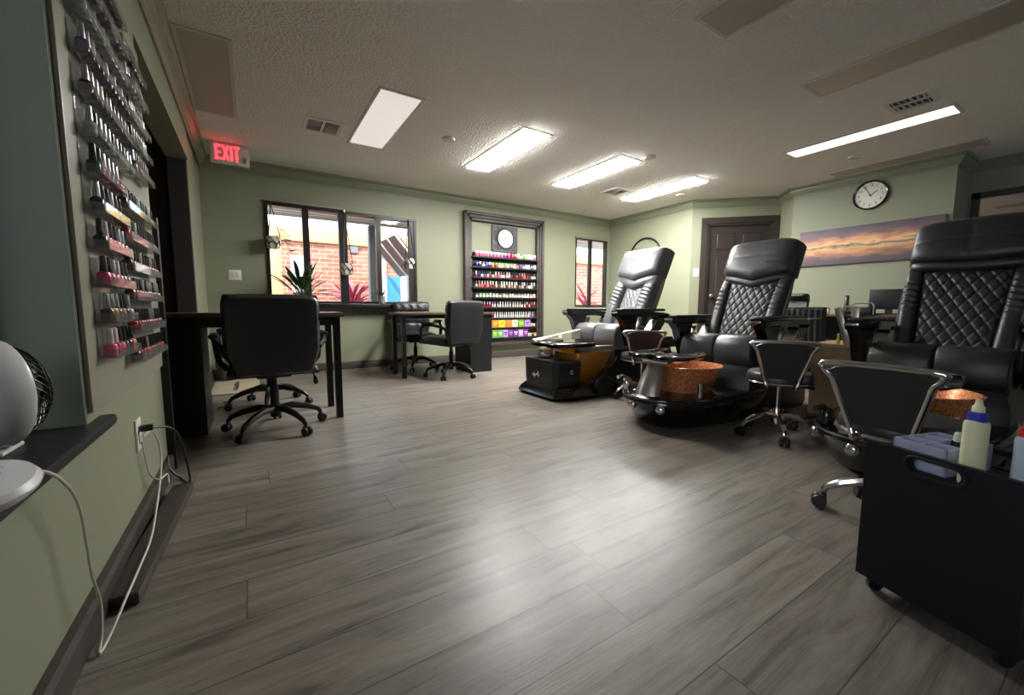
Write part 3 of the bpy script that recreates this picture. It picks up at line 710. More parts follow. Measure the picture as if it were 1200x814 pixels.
# ------------------------------------------------------------------ acrylic racks and polish bottles by the ledge
XW = -.378
def rack(name, y0, y1, zs, label, dep=.044):
    t = thing(name, label, 'polish rack', (XW + .0005, (y0 + y1) / 2, zs[0]), 0, 'clear acrylic wall racks')
    L = y1 - y0; z0 = zs[0]
    MB().box((.0015, 0, (zs[-1] - z0) / 2 + .045), (.003, L, zs[-1] - z0 + .10), bevel=.001).build('back_plate', 'acrylic', t, smooth=False)
    for z in zs:
        b = MB(); h = z - z0
        b.box((dep / 2 + .002, 0, h - .0015), (dep, L, .003)); b.box((dep + .002, 0, h + .010), (.003, L, .026))
        for s in (-1, 1): b.box((dep / 2 + .002, s * (L / 2 - .0015), h + .010), (dep, .003, .026))
        b.build('tray', 'acrylic', t, smooth=False)
    return t
RK = [
    ('upper rack by the ledge', 1.612, 2.098, [1.294, 1.402, 1.510, 1.614, 1.716, 1.815], 11, ['maroon', 'crimson', 'charcoal', 'navy', 'black', 'clear', 'maroon', 'purple'], ['black', 'charcoal', 'silver', 'silver', 'black']),
    ('upper rack by the doorway', 2.112, 2.405, [1.334, 1.428, 1.525, 1.645, 1.745], 7, ['clear', 'maroon', 'crimson', 'charcoal', 'nude', 'red'], ['black', 'silver', 'charcoal']),
    ('lower rack by the ledge', 1.612, 1.885, [.672, .775, .880, .985, 1.088, 1.190], 6, ['pink', 'magenta', 'brown', 'charcoal', 'clear', 'navy', 'black'], ['white', 'silver', 'silver', 'black', 'charcoal']),
    ('lower rack by the doorway', 1.90, 2.405, [.626, .732, .842, .945, 1.050, 1.155], 11, ['crimson', 'red', 'maroon', 'crimson', 'brown', 'taupe', 'red'], ['black', 'black', 'charcoal', 'silver']),
]
LOWROW = [[('pink', 'white'), ('magenta', 'white'), ('pink', 'charcoal'), ('charcoal', 'black'), ('maroon', 'black'), ('coral', 'charcoal')], [('brown', 'silver'), ('gold', 'silver'), ('brown', 'silver'), ('taupe', 'charcoal'), ('black', 'charcoal'), ('nude', 'silver')]]
RN2 = ['lowest', 'second lowest', 'third lowest', 'third highest', 'second highest', 'highest']
rnd = random.Random(3)
for nm, y0, y1, zs, n, cols, caps in RK:
    rack('acrylic_shelf', y0, y1, zs, 'clear acrylic nail polish rack, the ' + nm)
    rown = RN2 if len(zs) == 6 else ['lowest', 'second lowest', 'middle', 'second highest', 'highest']
    for ri, z in enumerate(zs):
        pal = [rnd.choice(cols) for _ in range(3)]
        for i in range(n):
            c1 = rnd.choice(pal); c2 = rnd.choice(caps)
            if nm == 'lower rack by the ledge' and ri < 2: c1, c2 = LOWROW[ri][i]
            if nm == 'lower rack by the doorway' and 1 <= ri: c1 = rnd.choice(['crimson', 'red', 'maroon', 'crimson'])
            y = y0 + (y1 - y0) * (i + .5) / n
            bottle('polish_bottle', XW + .024, y, z, c1, c2, f'{c1} polish, {c2} cap, {ORD[i]} along {rown[ri]} tray, {nm}', 'polish bottles on the acrylic racks', 1.06 if n != 6 else 1.12, rnd.uniform(0, 6))

# ------------------------------------------------------------------ things on the ledge and the cords
fan = thing('desk_fan', 'white round-backed desk fan with dark wire grille on the ledge', 'fan', (-.497, 1.325, .502))
fm = Matrix.Translation((0, 0, .128)) @ Matrix.Rotation(R(43 - 90), 4, 'Z') @ Matrix.Rotation(R(-90), 4, 'X')
b = MB().lathe([(.02, -.075), (.06, -.07), (.092, -.055), (.112, -.03), (.12, -.005), (.12, .025), (.116, .032), (.106, .033)], n=40); b.xf(fm); b.build('shell', 'fanwhite', fan)
b = MB()
for k in range(36):
    a = 2 * PI * k / 36
    b.tube([(.104 * math.cos(t) * math.cos(a + t * .5), .104 * math.cos(t) * math.sin(a + t * .5), .033 + .062 * math.sin(t)) for t in [i * PI / 2 / 8 * .93 for i in range(9)]], .0016, 5)
for rr, hh in ((.104, .033), (.09, .064), (.065, .082), (.033, .092)):
    b.tube([(rr * math.cos(2 * PI * k / 32), rr * math.sin(2 * PI * k / 32), hh) for k in range(32)], .0018, 5, closed=True)
b.xf(fm); b.build('grille', 'metalblack', fan)
b = MB().lathe([(.098, .03), (.085, .05), (.05, .068), (.001, .072)], n=30); b.xf(fm); b.build('blade_housing', 'grille', fan)
b = MB().box((0, 0, .005), (.08, .10, .010), bevel=.004); b.build('base', 'fanwhite', fan)
rp = thing('tabletop_device', 'white rounded device with pale blue buttons at the ledge edge', 'device', (-.378, .955, .5025), R(8))
rp.scale = (.74, .66, .78); rp.rotation_euler = (R(9), 0, R(8)); rp.location.z = .5035 + .014
b = MB().lathe([(.05, 0), (.082, .004), (.096, .018), (.098, .028), (.09, .04), (.06, .047), (.001, .049)], n=40, sy=1.32); b.build('body', 'fanwhite', rp)
b = MB().lathe([(.0985, .0255), (.0995, .0265), (.0985, .0275)], n=40, sy=1.32, cap=False); b.build('seam_band', 'ceilwhite', rp)
for i, (xx, yy) in enumerate(((-.03, .045), (.0, .05), (.03, .045), (-.032, .01), (.0, .012), (.032, .01), (-.02, -.03), (.02, -.03))):
    MB().box((xx, yy, .049 - 2.2 * (xx * xx + yy * yy * .6)), (.02, .022, .006), bevel=.002).build('button', 'button', rp)
def curve_pts(pts, n=10):
    P = [Vector(p) for p in pts]; out = []
    for i in range(len(P) - 1):
        p0, p1, p2, p3 = P[max(i - 1, 0)], P[i], P[i + 1], P[min(i + 2, len(P) - 1)]
        for k in range(n):
            t = k / n
            out.append(.5 * ((2 * p1) + (p2 - p0) * t + (2 * p0 - 5 * p1 + 4 * p2 - p3) * t * t + (3 * p1 - p0 - 3 * p2 + p3) * t ** 3))
    return out + [P[-1]]
wc = MB().tube(curve_pts([(-.372, 1.045, .531), (-.362, 1.07, .518), (-.35, 1.10, .510), (-.345, 1.165, .468), (-.345, 1.24, .385), (-.347, 1.272, .268), (-.347, 1.283, .195), (-.347, 1.318, .10), (-.346, 1.30, .03), (-.344, 1.266, .006), (-.336, 1.31, .012), (-.322, 1.40, .045), (-.322, 1.56, .044), (-.322, 1.73, .05), (-.328, 1.90, .10), (-.343, 2.12, .17), (-.352, 2.17, .25), (-.36, 2.10, .325), (-.376, 2.045, .322)]), .0032, 7).build('white_cord', 'cordwhite')
tag(wc, 'white cord hanging from the ledge gadget and looping along the floor', 'cord')
wc2 = MB().tube(curve_pts([(-.376, 2.015, .31), (-.372, 2.02, .25), (-.368, 2.05, .17), (-.358, 2.14, .11), (-.345, 2.24, .095), (-.34, 2.22, .06)]), .0032, 7).build('white_cord', 'cordwhite')
tag(wc2, 'short white cord drooping from the outlet to the baseboard', 'cord')
bc = thing('black_cord', 'black plug and cord arching from the outlet to the floor', 'cord', (-.385, 2.03, .357))
MB().box((.024, 0, .0), (.04, .026, .024), bevel=.006).build('plug', 'matteplastic', bc)
MB().tube(curve_pts([(.04, .0, 0), (.08, .05, -.02), (.105, .085, -.07), (.117, .13, -.18), (.115, .21, -.285), (.110, .25, -.315), (.10, .29, -.348), (.06, .385, -.35), (.02, .40, -.30), (.012, .43, -.25)]), .0045, 7).build('cable', 'matteplastic', bc)

# ------------------------------------------------------------------ desks
def legbox(b, x, y, z1, w=.045): b.box((x, y, z1 / 2), (w, w, z1))
da = thing('manicure_desk', 'black desk with dark walnut top beside the dark doorway', 'desk', (0, 0, 0))
MB().box((-.02, 3.40, .762), (1.17, .48, .03), bevel=.003).build('desk_top', 'walnut', da)
MB().box((.0, 3.40, .715), (1.02, .40, .06)).build('apron', 'laminate', da, smooth=False)
for yy in (3.20, 3.60): 
    b = MB(); legbox(b, .515, yy, .747); b.build('leg', 'metalblack', da, smooth=False)
MB().box((-.425, 3.40, .37), (.30, .44, .74), bevel=.002).build('side_cabinet', 'laminate', da, smooth=False)
db = thing('manicure_desk', 'black desk with walnut top in front of the polish shelf', 'desk', (0, 0, 0))
MB().box((2.0, 4.75, .738), (1.20, .50, .028), bevel=.003).build('desk_top', 'walnut', db)
MB().box((1.86, 4.75, .704), (.80, .40, .04)).build('apron', 'laminate', db, smooth=False)
for yy in (4.57, 4.93):
    b = MB(); legbox(b, 1.445, yy, .724); b.build('leg', 'metalblack', db, smooth=False)
MB().box((2.42, 4.75, .362), (.30, .46, .724), bevel=.002).build('side_cabinet', 'laminate', db, smooth=False)
b = MB().lathe([(.012, 0), (.012, .015), (.006, .02)], (2.265, 4.72, .52), 10, axis=(-1, 0, 0)); b.build('knob', 'silver', db)

# ------------------------------------------------------------------ office chairs
def star_base(root, z0, rad, n=5, ph=0.0, m='metalblack', wm='matteplastic', thick=.02, arch=.05, hubz=.17, hub_r=.03):
    MB().lathe([(hub_r, hubz - .08), (hub_r * 1.1, hubz - .02), (hub_r, hubz), (hub_r * .8, hubz + .02)], n=16).build('hub', m, root)
    for k in range(n):
        a = ph + 2 * PI * k / n; c, s = math.cos(a), math.sin(a)
        def P(rr, z): return (rr * c, rr * s, z)
        leg = MB().tube([P(hub_r * .6, hubz - .03), P(rad * .35, hubz - .03 + arch * .2), P(rad * .7, hubz - .045), P(rad * .93, hubz - .075), P(rad, hubz - .10), P(rad, .062)], [thick * 1.2, thick * 1.15, thick, thick * .8, thick * .65, thick * .55], 8).build('leg', m, root)
        b = MB(); tx, ty = -s, c
        for q in (-1, 1):
            o = Vector((rad * c + q * .017 * tx + .01 * c, rad * s + q * .017 * ty + .01 * s, .027))
            b.lathe([(.006, -.009), (.024, -.009), (.027, -.004), (.027, .004), (.024, .009), (.006, .009)], o, 16, axis=(tx, ty, 0))
        b.box((rad * c, rad * s, .044), (.03, .03, .03), rot=Matrix.Rotation(a, 3, 'Z'), bevel=.006)
        b.build('castor', wm, leg)
def office_chair(label, loc, rz, ph=.3, arms=True):
    """faces +y in its own space; seat height .46"""
    t = thing('office_chair', label, 'office chair', loc, rz, 'black leather desk chairs')
    star_base(t, 0, .29, ph=ph)
    MB().lathe([(.026, .16), (.026, .30), (.018, .30), (.018, .40)], n=14).build('gas_post', 'metalblack', t)
    b = MB().box((0, .02, .385), (.20, .24, .05), bevel=.012); b.build('tilt_mechanism', 'metalblack', t)
    b = MB().tube([(.06, .02, .375), (.20, -.02, .37), (.235, -.03, .365), (.245, -.035, .335)], .006, 6).lathe([(.008, 0), (.014, .02), (.016, .05), (.006, .058)], (.245, -.035, .345), 10, axis=(.1, 0, -1)); b.build('lever', 'metalblack', t)
    # seat cushion
    b = MB().pillow((0, .03, .41), (1, 0, 0), (0, 1, 0), (0, 0, 1), -.25, .25, -.24, .26, .085, .02, 20, 20, 4, pat=lambda u, v, q, s: .004 * math.sin(u * 42) * max(0, s - .6) - .008 * (abs(v) < .012))
    b.build('seat', 'leather', t)
    # backrest : smooth shell behind, tufted pad ahead
    up = Vector((0, -.10, 1)).normalized(); nf = Vector((0, 1, .10)).normalized()
    w = lambda s: .205 + .05 * min(1, s * 3.2) - .012 * max(0, (s - .85) / .15) ** 2
    B0 = (0, -.235, .40)
    b = MB().pillow(B0, (-1, 0, 0), up, -nf, lambda s: -w(s), lambda s: w(s), lambda q: .0, lambda q: .495 - .012 * abs(2 * q - 1) ** 4, .05, .0, 24, 24, 6)
    b.build('back_shell', 'leather', t)
    def tuft(u, v, q, s):
        return -.018 * math.exp(-((v - .20) / .018) ** 2) - .018 * math.exp(-((v - .35) / .016) ** 2) + .006 * math.sin(u * 60 + 3 * math.sin(v * 20)) * math.exp(-((v - .36) / .09) ** 2) + .005 * math.sin(u * 52) * math.exp(-((v - .19) / .08) ** 2)
    b = MB().pillow(B0, (1, 0, 0), up, nf, lambda s: -w(s) * .99, lambda s: w(s) * .99, .01, .49, .085, .0, 40, 36, 4, pat=tuft)
    b.build('back_cushion', 'leather', t)
    if arms:
        for s in (-1, 1):
            b = MB().tube([(s * .25, .16, .40), (s * .295, .17, .46), (s * .305, .16, .56), (s * .305, .10, .615), (s * .30, -.06, .62), (s * .285, -.20, .60), (s * .25, -.25, .57)], [.018, .02, .02, .02, .02, .018, .016], 8)
            a = b.build('armrest', 'metalblack', t)
            MB().box((s * .303, .02, .637), (.055, .24, .03), bevel=.012).build('arm_pad', 'leather', a)
    return t
office_chair('large black leather office chair seen from behind at the walnut desk by the doorway', (.10, 3.10, 0), R(1), ph=R(13))
office_chair('black office chair mostly hidden across the desk from the big chair', (.10, 3.90, 0), R(178), ph=R(12))
office_chair('charcoal office chair seen from behind at the desk before the polish shelf', (1.955, 4.40, 0), R(13), ph=R(0))
office_chair('black tufted office chair facing the room below the wide window', (1.80, 5.20, 0), R(172), ph=R(70))

# bin and mat near the corner
o = MB().lathe([(.07, 0), (.085, .01), (.10, .20), (.105, .21), (.097, .21), (.08, .02), (.001, .015)], (0, 0, 0), 20).build('waste_bin', 'terra'); o.location = (-.27, 5.50, 0)
tag(o, 'small grey waste bin in the corner behind the desk by the doorway', 'bin')
fmx = thing('floor_mat', 'pale floor mat with dark scroll motif behind the desk by the doorway', 'mat', (-.14, 4.96, 0), 0)
MB().box((-.03, 0, .006), (.40, .80, .012), bevel=.004).build('mat_body', 'mat', fmx)
b = MB()
for k in range(-4, 5):
    b.tube([(-.03 + .02 * math.sin(t) + .012 * k * 0, k * .055 + .022 * math.cos(t * .7), .0125) for t in [i * .6 for i in range(11)]], .004, 5)
b.tube([(-.03, -.28, .0125), (-.01, -.1, .0125), (-.05, .1, .0125), (-.03, .28, .0125)], .005, 5)
b.build('scroll_motif', 'base', fmx)
# low cord on floor near the cabinet
cb = MB().tube(curve_pts([(-.24, 4.2, .006), (-.20, 4.12, .006), (-.22, 4.02, .006), (-.27, 3.98, .006)]), .005, 6).build('black_cord', 'matteplastic')
tag(cb, 'thin black cord on the floor behind the desk side cabinet', 'cord')

# ------------------------------------------------------------------ pedicure massage chairs (own space: front edge at x=0, backs towards +x)
def quilt(step, amp):
    def fn(u, v, q, s):
        a = abs(((u + v * .62) / step) % 1 - .5) * 2; c = abs(((u - v * .62) / step) % 1 - .5) * 2
        return amp * (1 - max(a, c) ** 6) - amp
    return fn
def massage_chair(kind, label, loc, rz, group):
    """kind 'a': angular base with amber basin, V-shaped head cushion; 'b': boat base with copper bowl, quilted back"""
    A = kind == 'a'; a = .72 if A else .98; dz = .0 if A else -.05
    lea = 'leather_a' if A else 'leather_grey' if label.find('middle') >= 0 else 'leather'
    t = thing('massage_chair', label, 'massage chair', loc, rz, group)
    xe = a + .95
    # --- hull under the seat
    b = MB()
    hull = [(a - .02, -.30), (a - .06, -.2), (a - .06, .2), (a - .02, .30), (xe - .1, .30), (xe, .2), (xe, -.2), (xe - .1, -.30)]
    b.loft(hull, [.0, .05, .30, .44 + dz], 'xy', [1.0, 1.04, 1.02, .92]); b.build('hull', 'matteplastic', t, angle=30)
    # --- seat: two halves with a seam
    z = dz
    pr = [(a + .03, .415 + z), (a + .005, .44 + z), (a - .012, .50 + z), (a - .005, .58 + z), (a + .02, .63 + z), (a + .06, .655 + z), (a + .14, .66 + z), (a + .36, .635 + z), (a + .56, .61 + z), (a + .58, .45 + z), (a + .2, .415 + z)]
    b = MB()
    for y0, y1 in ((-.29, -.002), (.002, .29)):
        e = .016
        b.loft(pr, [y0, y0 + e * .4, y0 + e, y1 - e, y1 - e * .4, y1], 'xz', [.90, .965, 1, 1, .965, .90])
    b.build('seat', lea, t, angle=50)
    b = MB().box((a + .12, 0, .40 + z), (.26, .50, .03), bevel=.01); b.build('seat_lip', 'leather_grey', t)
    # --- backrest
    V = Vector((.43, 0, .903)).normalized(); N = Vector((-V.z, 0, V.x)); U = Vector((0, -1, 0)); O = Vector((a + (.41 if A else .35), 0, .585 + z))
    HW = .275; L = .91 if A else .915
    b = MB().pillow(O, U, V, -N, lambda s: -(.25 + .035 * math.sin(s * PI)), lambda s: .25 + .035 * math.sin(s * PI), -.12, lambda q: L - .02 - .05 * abs(2 * q - 1) ** 3, .13, .0, 16, 24, 4)
    b.build('back_shell', 'leather_a' if A else 'postgrey', t)
    qb, qt = (.115, .125) if A else (.16, .195)
    b = MB()
    if A: b.pillow(O, U, V, N, lambda s: -qb, lambda s: qb, .0, .50, .045, .0, 40, 60, 6, pat=quilt(.05, .004))
    else: b.pillow(O, U, V, N, lambda s: -(qb + (qt - qb) * s), lambda s: qb + (qt - qb) * s, .0, .56, .05, .0, 72, 96, 6, pat=quilt(.062, .010))
    b.build('quilted_panel', lea, t, angle=60)
    for s in (-1, 1):
        b = MB(); BD = .09 if A else .07
        wr = lambda u, v, q, k: .006 * math.sin(v * 150 + 2 * u * 20) * max(0, min(1, (v - .22) / .1)) * max(0, min(1, (.50 - v) / .04))
        ins = lambda k: (qb + (qt - qb) * k) - .004
        out = lambda k: HW - .012 * (1 - k)
        if s > 0: b.pillow(O, U, V, N, ins, out, -.06, .58, BD, .02, 20, 70, 3.0, pat=wr)
        else: b.pillow(O, U, V, N, lambda k: -out(k), lambda k: -ins(k), -.06, .58, BD, .02, 20, 70, 3.0, pat=wr)
        b.build('side_bolster', lea, t, angle=60)
    # band under the head cushion, then the head cushion itself with its V-shaped lower edge
    vlow = (lambda q: .61 - .09 * (1 - abs(2 * q - 1))) if A else (lambda q: .60 - .085 * (1 - abs(2 * q - 1)))
    if kind == 'c': vlow = lambda q: .62 - .03 * (1 - (2 * q - 1) ** 2)
    b = MB().pillow(O, U, V, N, -HW, HW, lambda q: vlow(q) - (.085 if A else .045), lambda q: vlow(q) + .06, .085 if A else .075, .03, 30, 14, 3); b.build('neck_band', lea, t, angle=60)
    def top(q): return L - (.0 if A else .03 * abs(2 * q - 1) ** 5)
    st = (lambda u, v, q, s: 0) if A else (lambda u, v, q, s: -.006 * math.exp(-((v - .74) / .005) ** 2) - (.006 * math.exp(-(u / .005) ** 2) if kind == 'c' else 0))
    b = MB().pillow(O, U, V, N, -HW - .005, HW + .005, vlow, top, .13 if A else .125, .06, 36, 30, 5 if A else 4, pat=st); b.build('head_cushion', lea, t, angle=60)
    if kind == 'b':
        b = MB()
        for i in range(9): b.box((0, 0, 0), (.008, .004, .006)) if False else b.merge(MB().box(tuple(O + U * (.10 + i * .009) + V * .67 + N * .127), (.004, .0065, .003 + .003 * (i % 2))).b)
        b.build('stitched_mark', 'silver', t)
    # --- arms
    for s in (-1, 1):
        y0, y1 = s * .315, s * .385
        arm = bpy.data.objects.new('armrest', None); C.objects.link(arm); arm.parent = t
        b = MB(); zz = z + .0
        P = lambda pts: b.prism(pts, min(y0, y1), max(y0, y1), 'xz')
        P([(a - .09, .765 + zz), (a - .085, .79 + zz), (a + .30, .785 + zz), (a + .62, .765 + zz), (a + .70, .74 + zz), (a + .70, .71 + zz), (a + .3, .73 + zz), (a - .07, .735 + zz)])
        P([(a - .05, .74 + zz), (a + .01, .68 + zz), (a + .10, .46 + zz), (a + .26, .46 + zz), (a + .19, .53 + zz), (a + .165, .62 + zz), (a + .20, .74 + zz)])
        P([(a + .16, .52 + zz), (a + .2, .42 + zz), (a + .8, .42 + zz), (a + .72, .53 + zz)])
        P([(a + .36, .52 + zz), (a + .46, .52 + zz), (a + .66, .74 + zz), (a + .5, .74 + zz)])
        arm_b = b.build('arm_frame', 'plastic', t, angle=25); bpy.data.objects.remove(arm)
        # padded top, silver trim ring inside the opening and front cap
        MB().box((a + .28, (y0 + y1) / 2, .795 + zz), (.62, .085, .025), bevel=.011, seg=3).build('arm_pad', 'matteplastic', arm_b)
        b = MB().prism([(a + .18, .60 + zz), (a + .24, .70 + zz), (a + .26, .71 + zz), (a + .195, .60 + zz), (a + .255, .535 + zz), (a + .24, .53 + zz)], min(y0, y1) - .003, max(y0, y1) + .003, 'xz'); b.build('arm_trim', 'silver', arm_b)
        b = MB().prism([(a + .33, .55 + zz), (a + .46, .70 + zz), (a + .475, .69 + zz), (a + .345, .54 + zz)], min(y0, y1) - .003, max(y0, y1) + .003, 'xz'); b.build('arm_brace', 'silver', arm_b)
        MB().box((a - .085, (y0 + y1) / 2, .768 + zz), (.012, .075, .018), bevel=.004).build('arm_cap', 'chrome', arm_b)
        if not A and s < 0:   # tray carried by the arm
            MB().box((a + .34, s * .37, .812 + zz - .03), (.80, .13, .016), bevel=.006).build('arm_tray', 'plastic', arm_b)
    # --- foot basin
    if A:
        b = MB()
        sk = [(.0, -.27), (.0, .27), (.14, .335), (1.45, .32), (1.5, .2), (1.5, -.2), (1.45, -.32), (.14, -.335)]
        b.loft(sk, [0, .03, .07, .11], 'xy', [.95, 1.0, .97, .90]); b.build('skirt', 'plastic', t, angle=30)
        for s in (-1, 1):
            b = MB().prism([(.16, .02), (.2, .10), (.42, .15), (.66, .29), (.72, .36), (.90, .38), (1.3, .34), (1.4, .02)], s * .27, s * .33, 'xz'); b.build('side_wing', 'plastic', t, angle=30)
        sh = [(.075, -.26), (.045, -.20), (.045, .20), (.075, .26), (.30, .29), (.30, -.29)]
        b = MB().loft(sh, [.07, .15, .33, .345], 'xy', [.90, .97, 1.0, .96]); b.build('front_shield', 'matteplastic', t, angle=20)
        for (yy, zz_, xx) in ((.06, .20, .05), (.0, .21, .05)):
            MB().lathe([(.026, 0), (.026, .012), (.016, .018), (.006, .03)], (xx, yy, zz_), 18, axis=(-1, 0, 0)).build('jet_knob', 'chrome', t)
        MB().lathe([(.02, 0), (.02, .012), (.012, .016)], (.19, -.283, .25), 18, axis=(0, -1, 0)).build('jet_knob', 'chrome', t)
        b = MB(); o1 = [(-.18, -.19), (-.18, .19), (.20, .19), (.20, -.19)]
        def RR(x0, x1, w, zz_, rr=.05, n=6):
            pts = []
            for cx, cy, a0 in ((x1 - rr, w - rr, 0), (x0 + rr, w - rr, 90), (x0 + rr, -w + rr, 180), (x1 - rr, -w + rr, 270)):
                for k in range(n + 1):
                    q = R(a0 + 90 * k / n); pts.append((cx + rr * math.cos(q), cy + rr * math.sin(q), zz_))
            return pts
        b.rings([RR(.34, .62, .17, .12), RR(.28, .70, .235, .26), RR(.26, .74, .255, .40), RR(.255, .745, .262, .41), RR(.265, .735, .25, .41), RR(.29, .69, .225, .26), RR(.36, .60, .15, .14)]); b.build('foot_basin', 'amber', t, angle=50)
        b = MB().box((.17, 0.05, .37), (.09, .14, .05), bevel=.015).tube([(.15, .12, .34), (.15, .12, .42)], .02, 12); b.build('tap', 'chrome', t)
        for s in (-1, 1):
            pad = [(.10, s * .03), (.06, s * .10), (.10, s * .20), (.30, s * .25), (.52, s * .24), (.46, s * .15), (.34, s * .12), (.30, s * .04)]
            b = MB().loft(pad if s > 0 else pad[::-1], [.455, .462, .488, .495], 'xy', [.93, 1, 1, .93]); b.build('foot_pad', 'plastic', t, angle=50)
        b = MB().tube([(.22, 0, .33), (.22, 0, .46)], .022, 10).box((.24, 0, .452), (.12, .2, .014), bevel=.004); b.build('foot_rest_post', 'chrome', t)
        b = MB().tube([(.52, -.20, .45), (.60, -.24, .452), (.72, -.26, .45)], .012, 8); b.build('spray_holder', 'silver', t)
    else:
        def SE(x0, x1, w, zz_, p=2.6, n=40):
            cx, rx = (x0 + x1) / 2, (x1 - x0) / 2; out = []
            for k in range(n):
                q = 2 * PI * k / n; c, s = math.cos(q), math.sin(q)
                out.append((cx + rx * math.copysign(abs(c) ** (2 / p), c), w * math.copysign(abs(s) ** (2 / p), s), zz_))
            return out
        b = MB().rings([SE(.28, 1.45, .25, 0), SE(.25, 1.45, .28, .02), SE(.17, 1.46, .335, .12), SE(.14, 1.47, .355, .18), SE(.15, 1.46, .355, .21), SE(.19, 1.44, .335, .225)]); b.build('boat_base', 'plastic', t, angle=35)
        b = MB().tube([(x_, y_, z_ + .004) for x_, y_, z_ in SE(.145, 1.465, .356, .195)], .007, 6, closed=True); b.build('rim_trim', 'matteplastic', t)
        rr = lambda rx, ry, zz_: [(.62 + rx * math.cos(2 * PI * k / 40), ry * math.sin(2 * PI * k / 40), zz_) for k in range(40)]
        b = MB().rings([rr(.20, .19, .215), rr(.215, .215, .28), rr(.24, .25, .37), rr(.255, .265, .405), rr(.245, .255, .408), rr(.225, .235, .36), rr(.18, .18, .25)]); b.build('foot_basin', 'copper', t, angle=60)
        b = MB()
        prof = [(.19, .075, .215, .10), (.21, .07, .28, .09), (.24, .06, .35, .078), (.28, .05, .42, .065), (.31, .045, .45, .06)]
        b.rings([[(x_ + d * .45, w_, z_), (x_, w_ * .8, z_), (x_ - d * .25, 0, z_), (x_, -w_ * .8, z_), (x_ + d * .45, -w_, z_)] for x_, d, z_, w_ in prof]); b.build('pedestal_column', 'silver', t, angle=60)
        b = MB().box((.36, 0, .452), (.16, .22, .03), bevel=.01); b.build('foot_rest_bracket', 'chrome', t)
        for s in (-1, 1):
            pts = [(.23, s * .03), (.20, s * .09), (.24, s * .19), (.36, s * .225), (.56, s * .20), (.62, s * .14), (.48, s * .12), (.42, s * .03)]
            b = MB().loft(pts if s > 0 else pts[::-1], [.468, .474, .492, .498], 'xy', [.93, 1, 1, .93]); p_ = b.build('foot_pad', 'plastic', t, angle=50)
            b = MB().tube([(x_, y_, .498 + .006 * math.sin(i * 1.7)) for i, (x_, y_) in enumerate(pts)], .006, 6, closed=True); b.build('edge_trim', 'chrome', p_)
        for xx, yy, ax in ((.165, -.15, (-.93, -.34, .1)), (.145, .07, (-1, .05, .1)), (.34, .30, (-.5, .85, .1))):
            MB().lathe([(.028, -.02), (.03, .006), (.024, .014), (.008, .018)], (xx + .01, yy, .15), 20, axis=ax).build('jet_knob', 'chrome', t)
        b = MB().lathe([(.03, 0), (.034, .03), (.03, .07), (.016, .085)], (.27, .22, .222), 16).tube([(.27, .22, .29), (.24, .23, .315), (.19, .24, .31)], .014, 8); b.build('tap', 'chrome' if kind == 'b' else 'plastic', t)
        b = MB().lathe([(.017, 0), (.017, .08), (.02, .085), (.02, .10), (.004, .105)], (.42, -.265, .222), 14); b.build('spray_head', 'chrome', t)
    return t
GRP = 'pedicure massage chairs'
mcA = massage_chair('a', 'grey massage chair with amber foot basin, its back near the hoop on the wall', (2.15, 2.99, 0), R(0), GRP)
mcB = massage_chair('b', 'middle quilted massage chair with copper glitter foot bowl before the dark door', (2.05, 1.83, 0), R(0), GRP)
mcC = massage_chair('c', 'black quilted massage chair with bowl, standing behind the rolling trolley', (2.22, .645, 0), R(0), GRP)
# folded towel on the far foot pad of the grey chair
tw = MB()
tw.grid(lambda q, s: (2.35 + .50 * s, 3.19 + .14 * q - .03 * s, .4975 + .10 * s * (1 - .3 * q) + .006 * math.sin(9 * q + 5 * s)), 12, 14)
tw.grid(lambda q, s: (2.35 + .50 * s, 3.19 + .14 * q - .03 * s, .4975), 2, 2)
tw.quad([(2.85, 3.16, .4975), (2.85, 3.30, .4975), (2.85, 3.30, .567), (2.85, 3.16, .597)])
tag(tw.build('folded_towel', 'white'), 'white folded towel on the foot pad of the grey massage chair', 'towel')

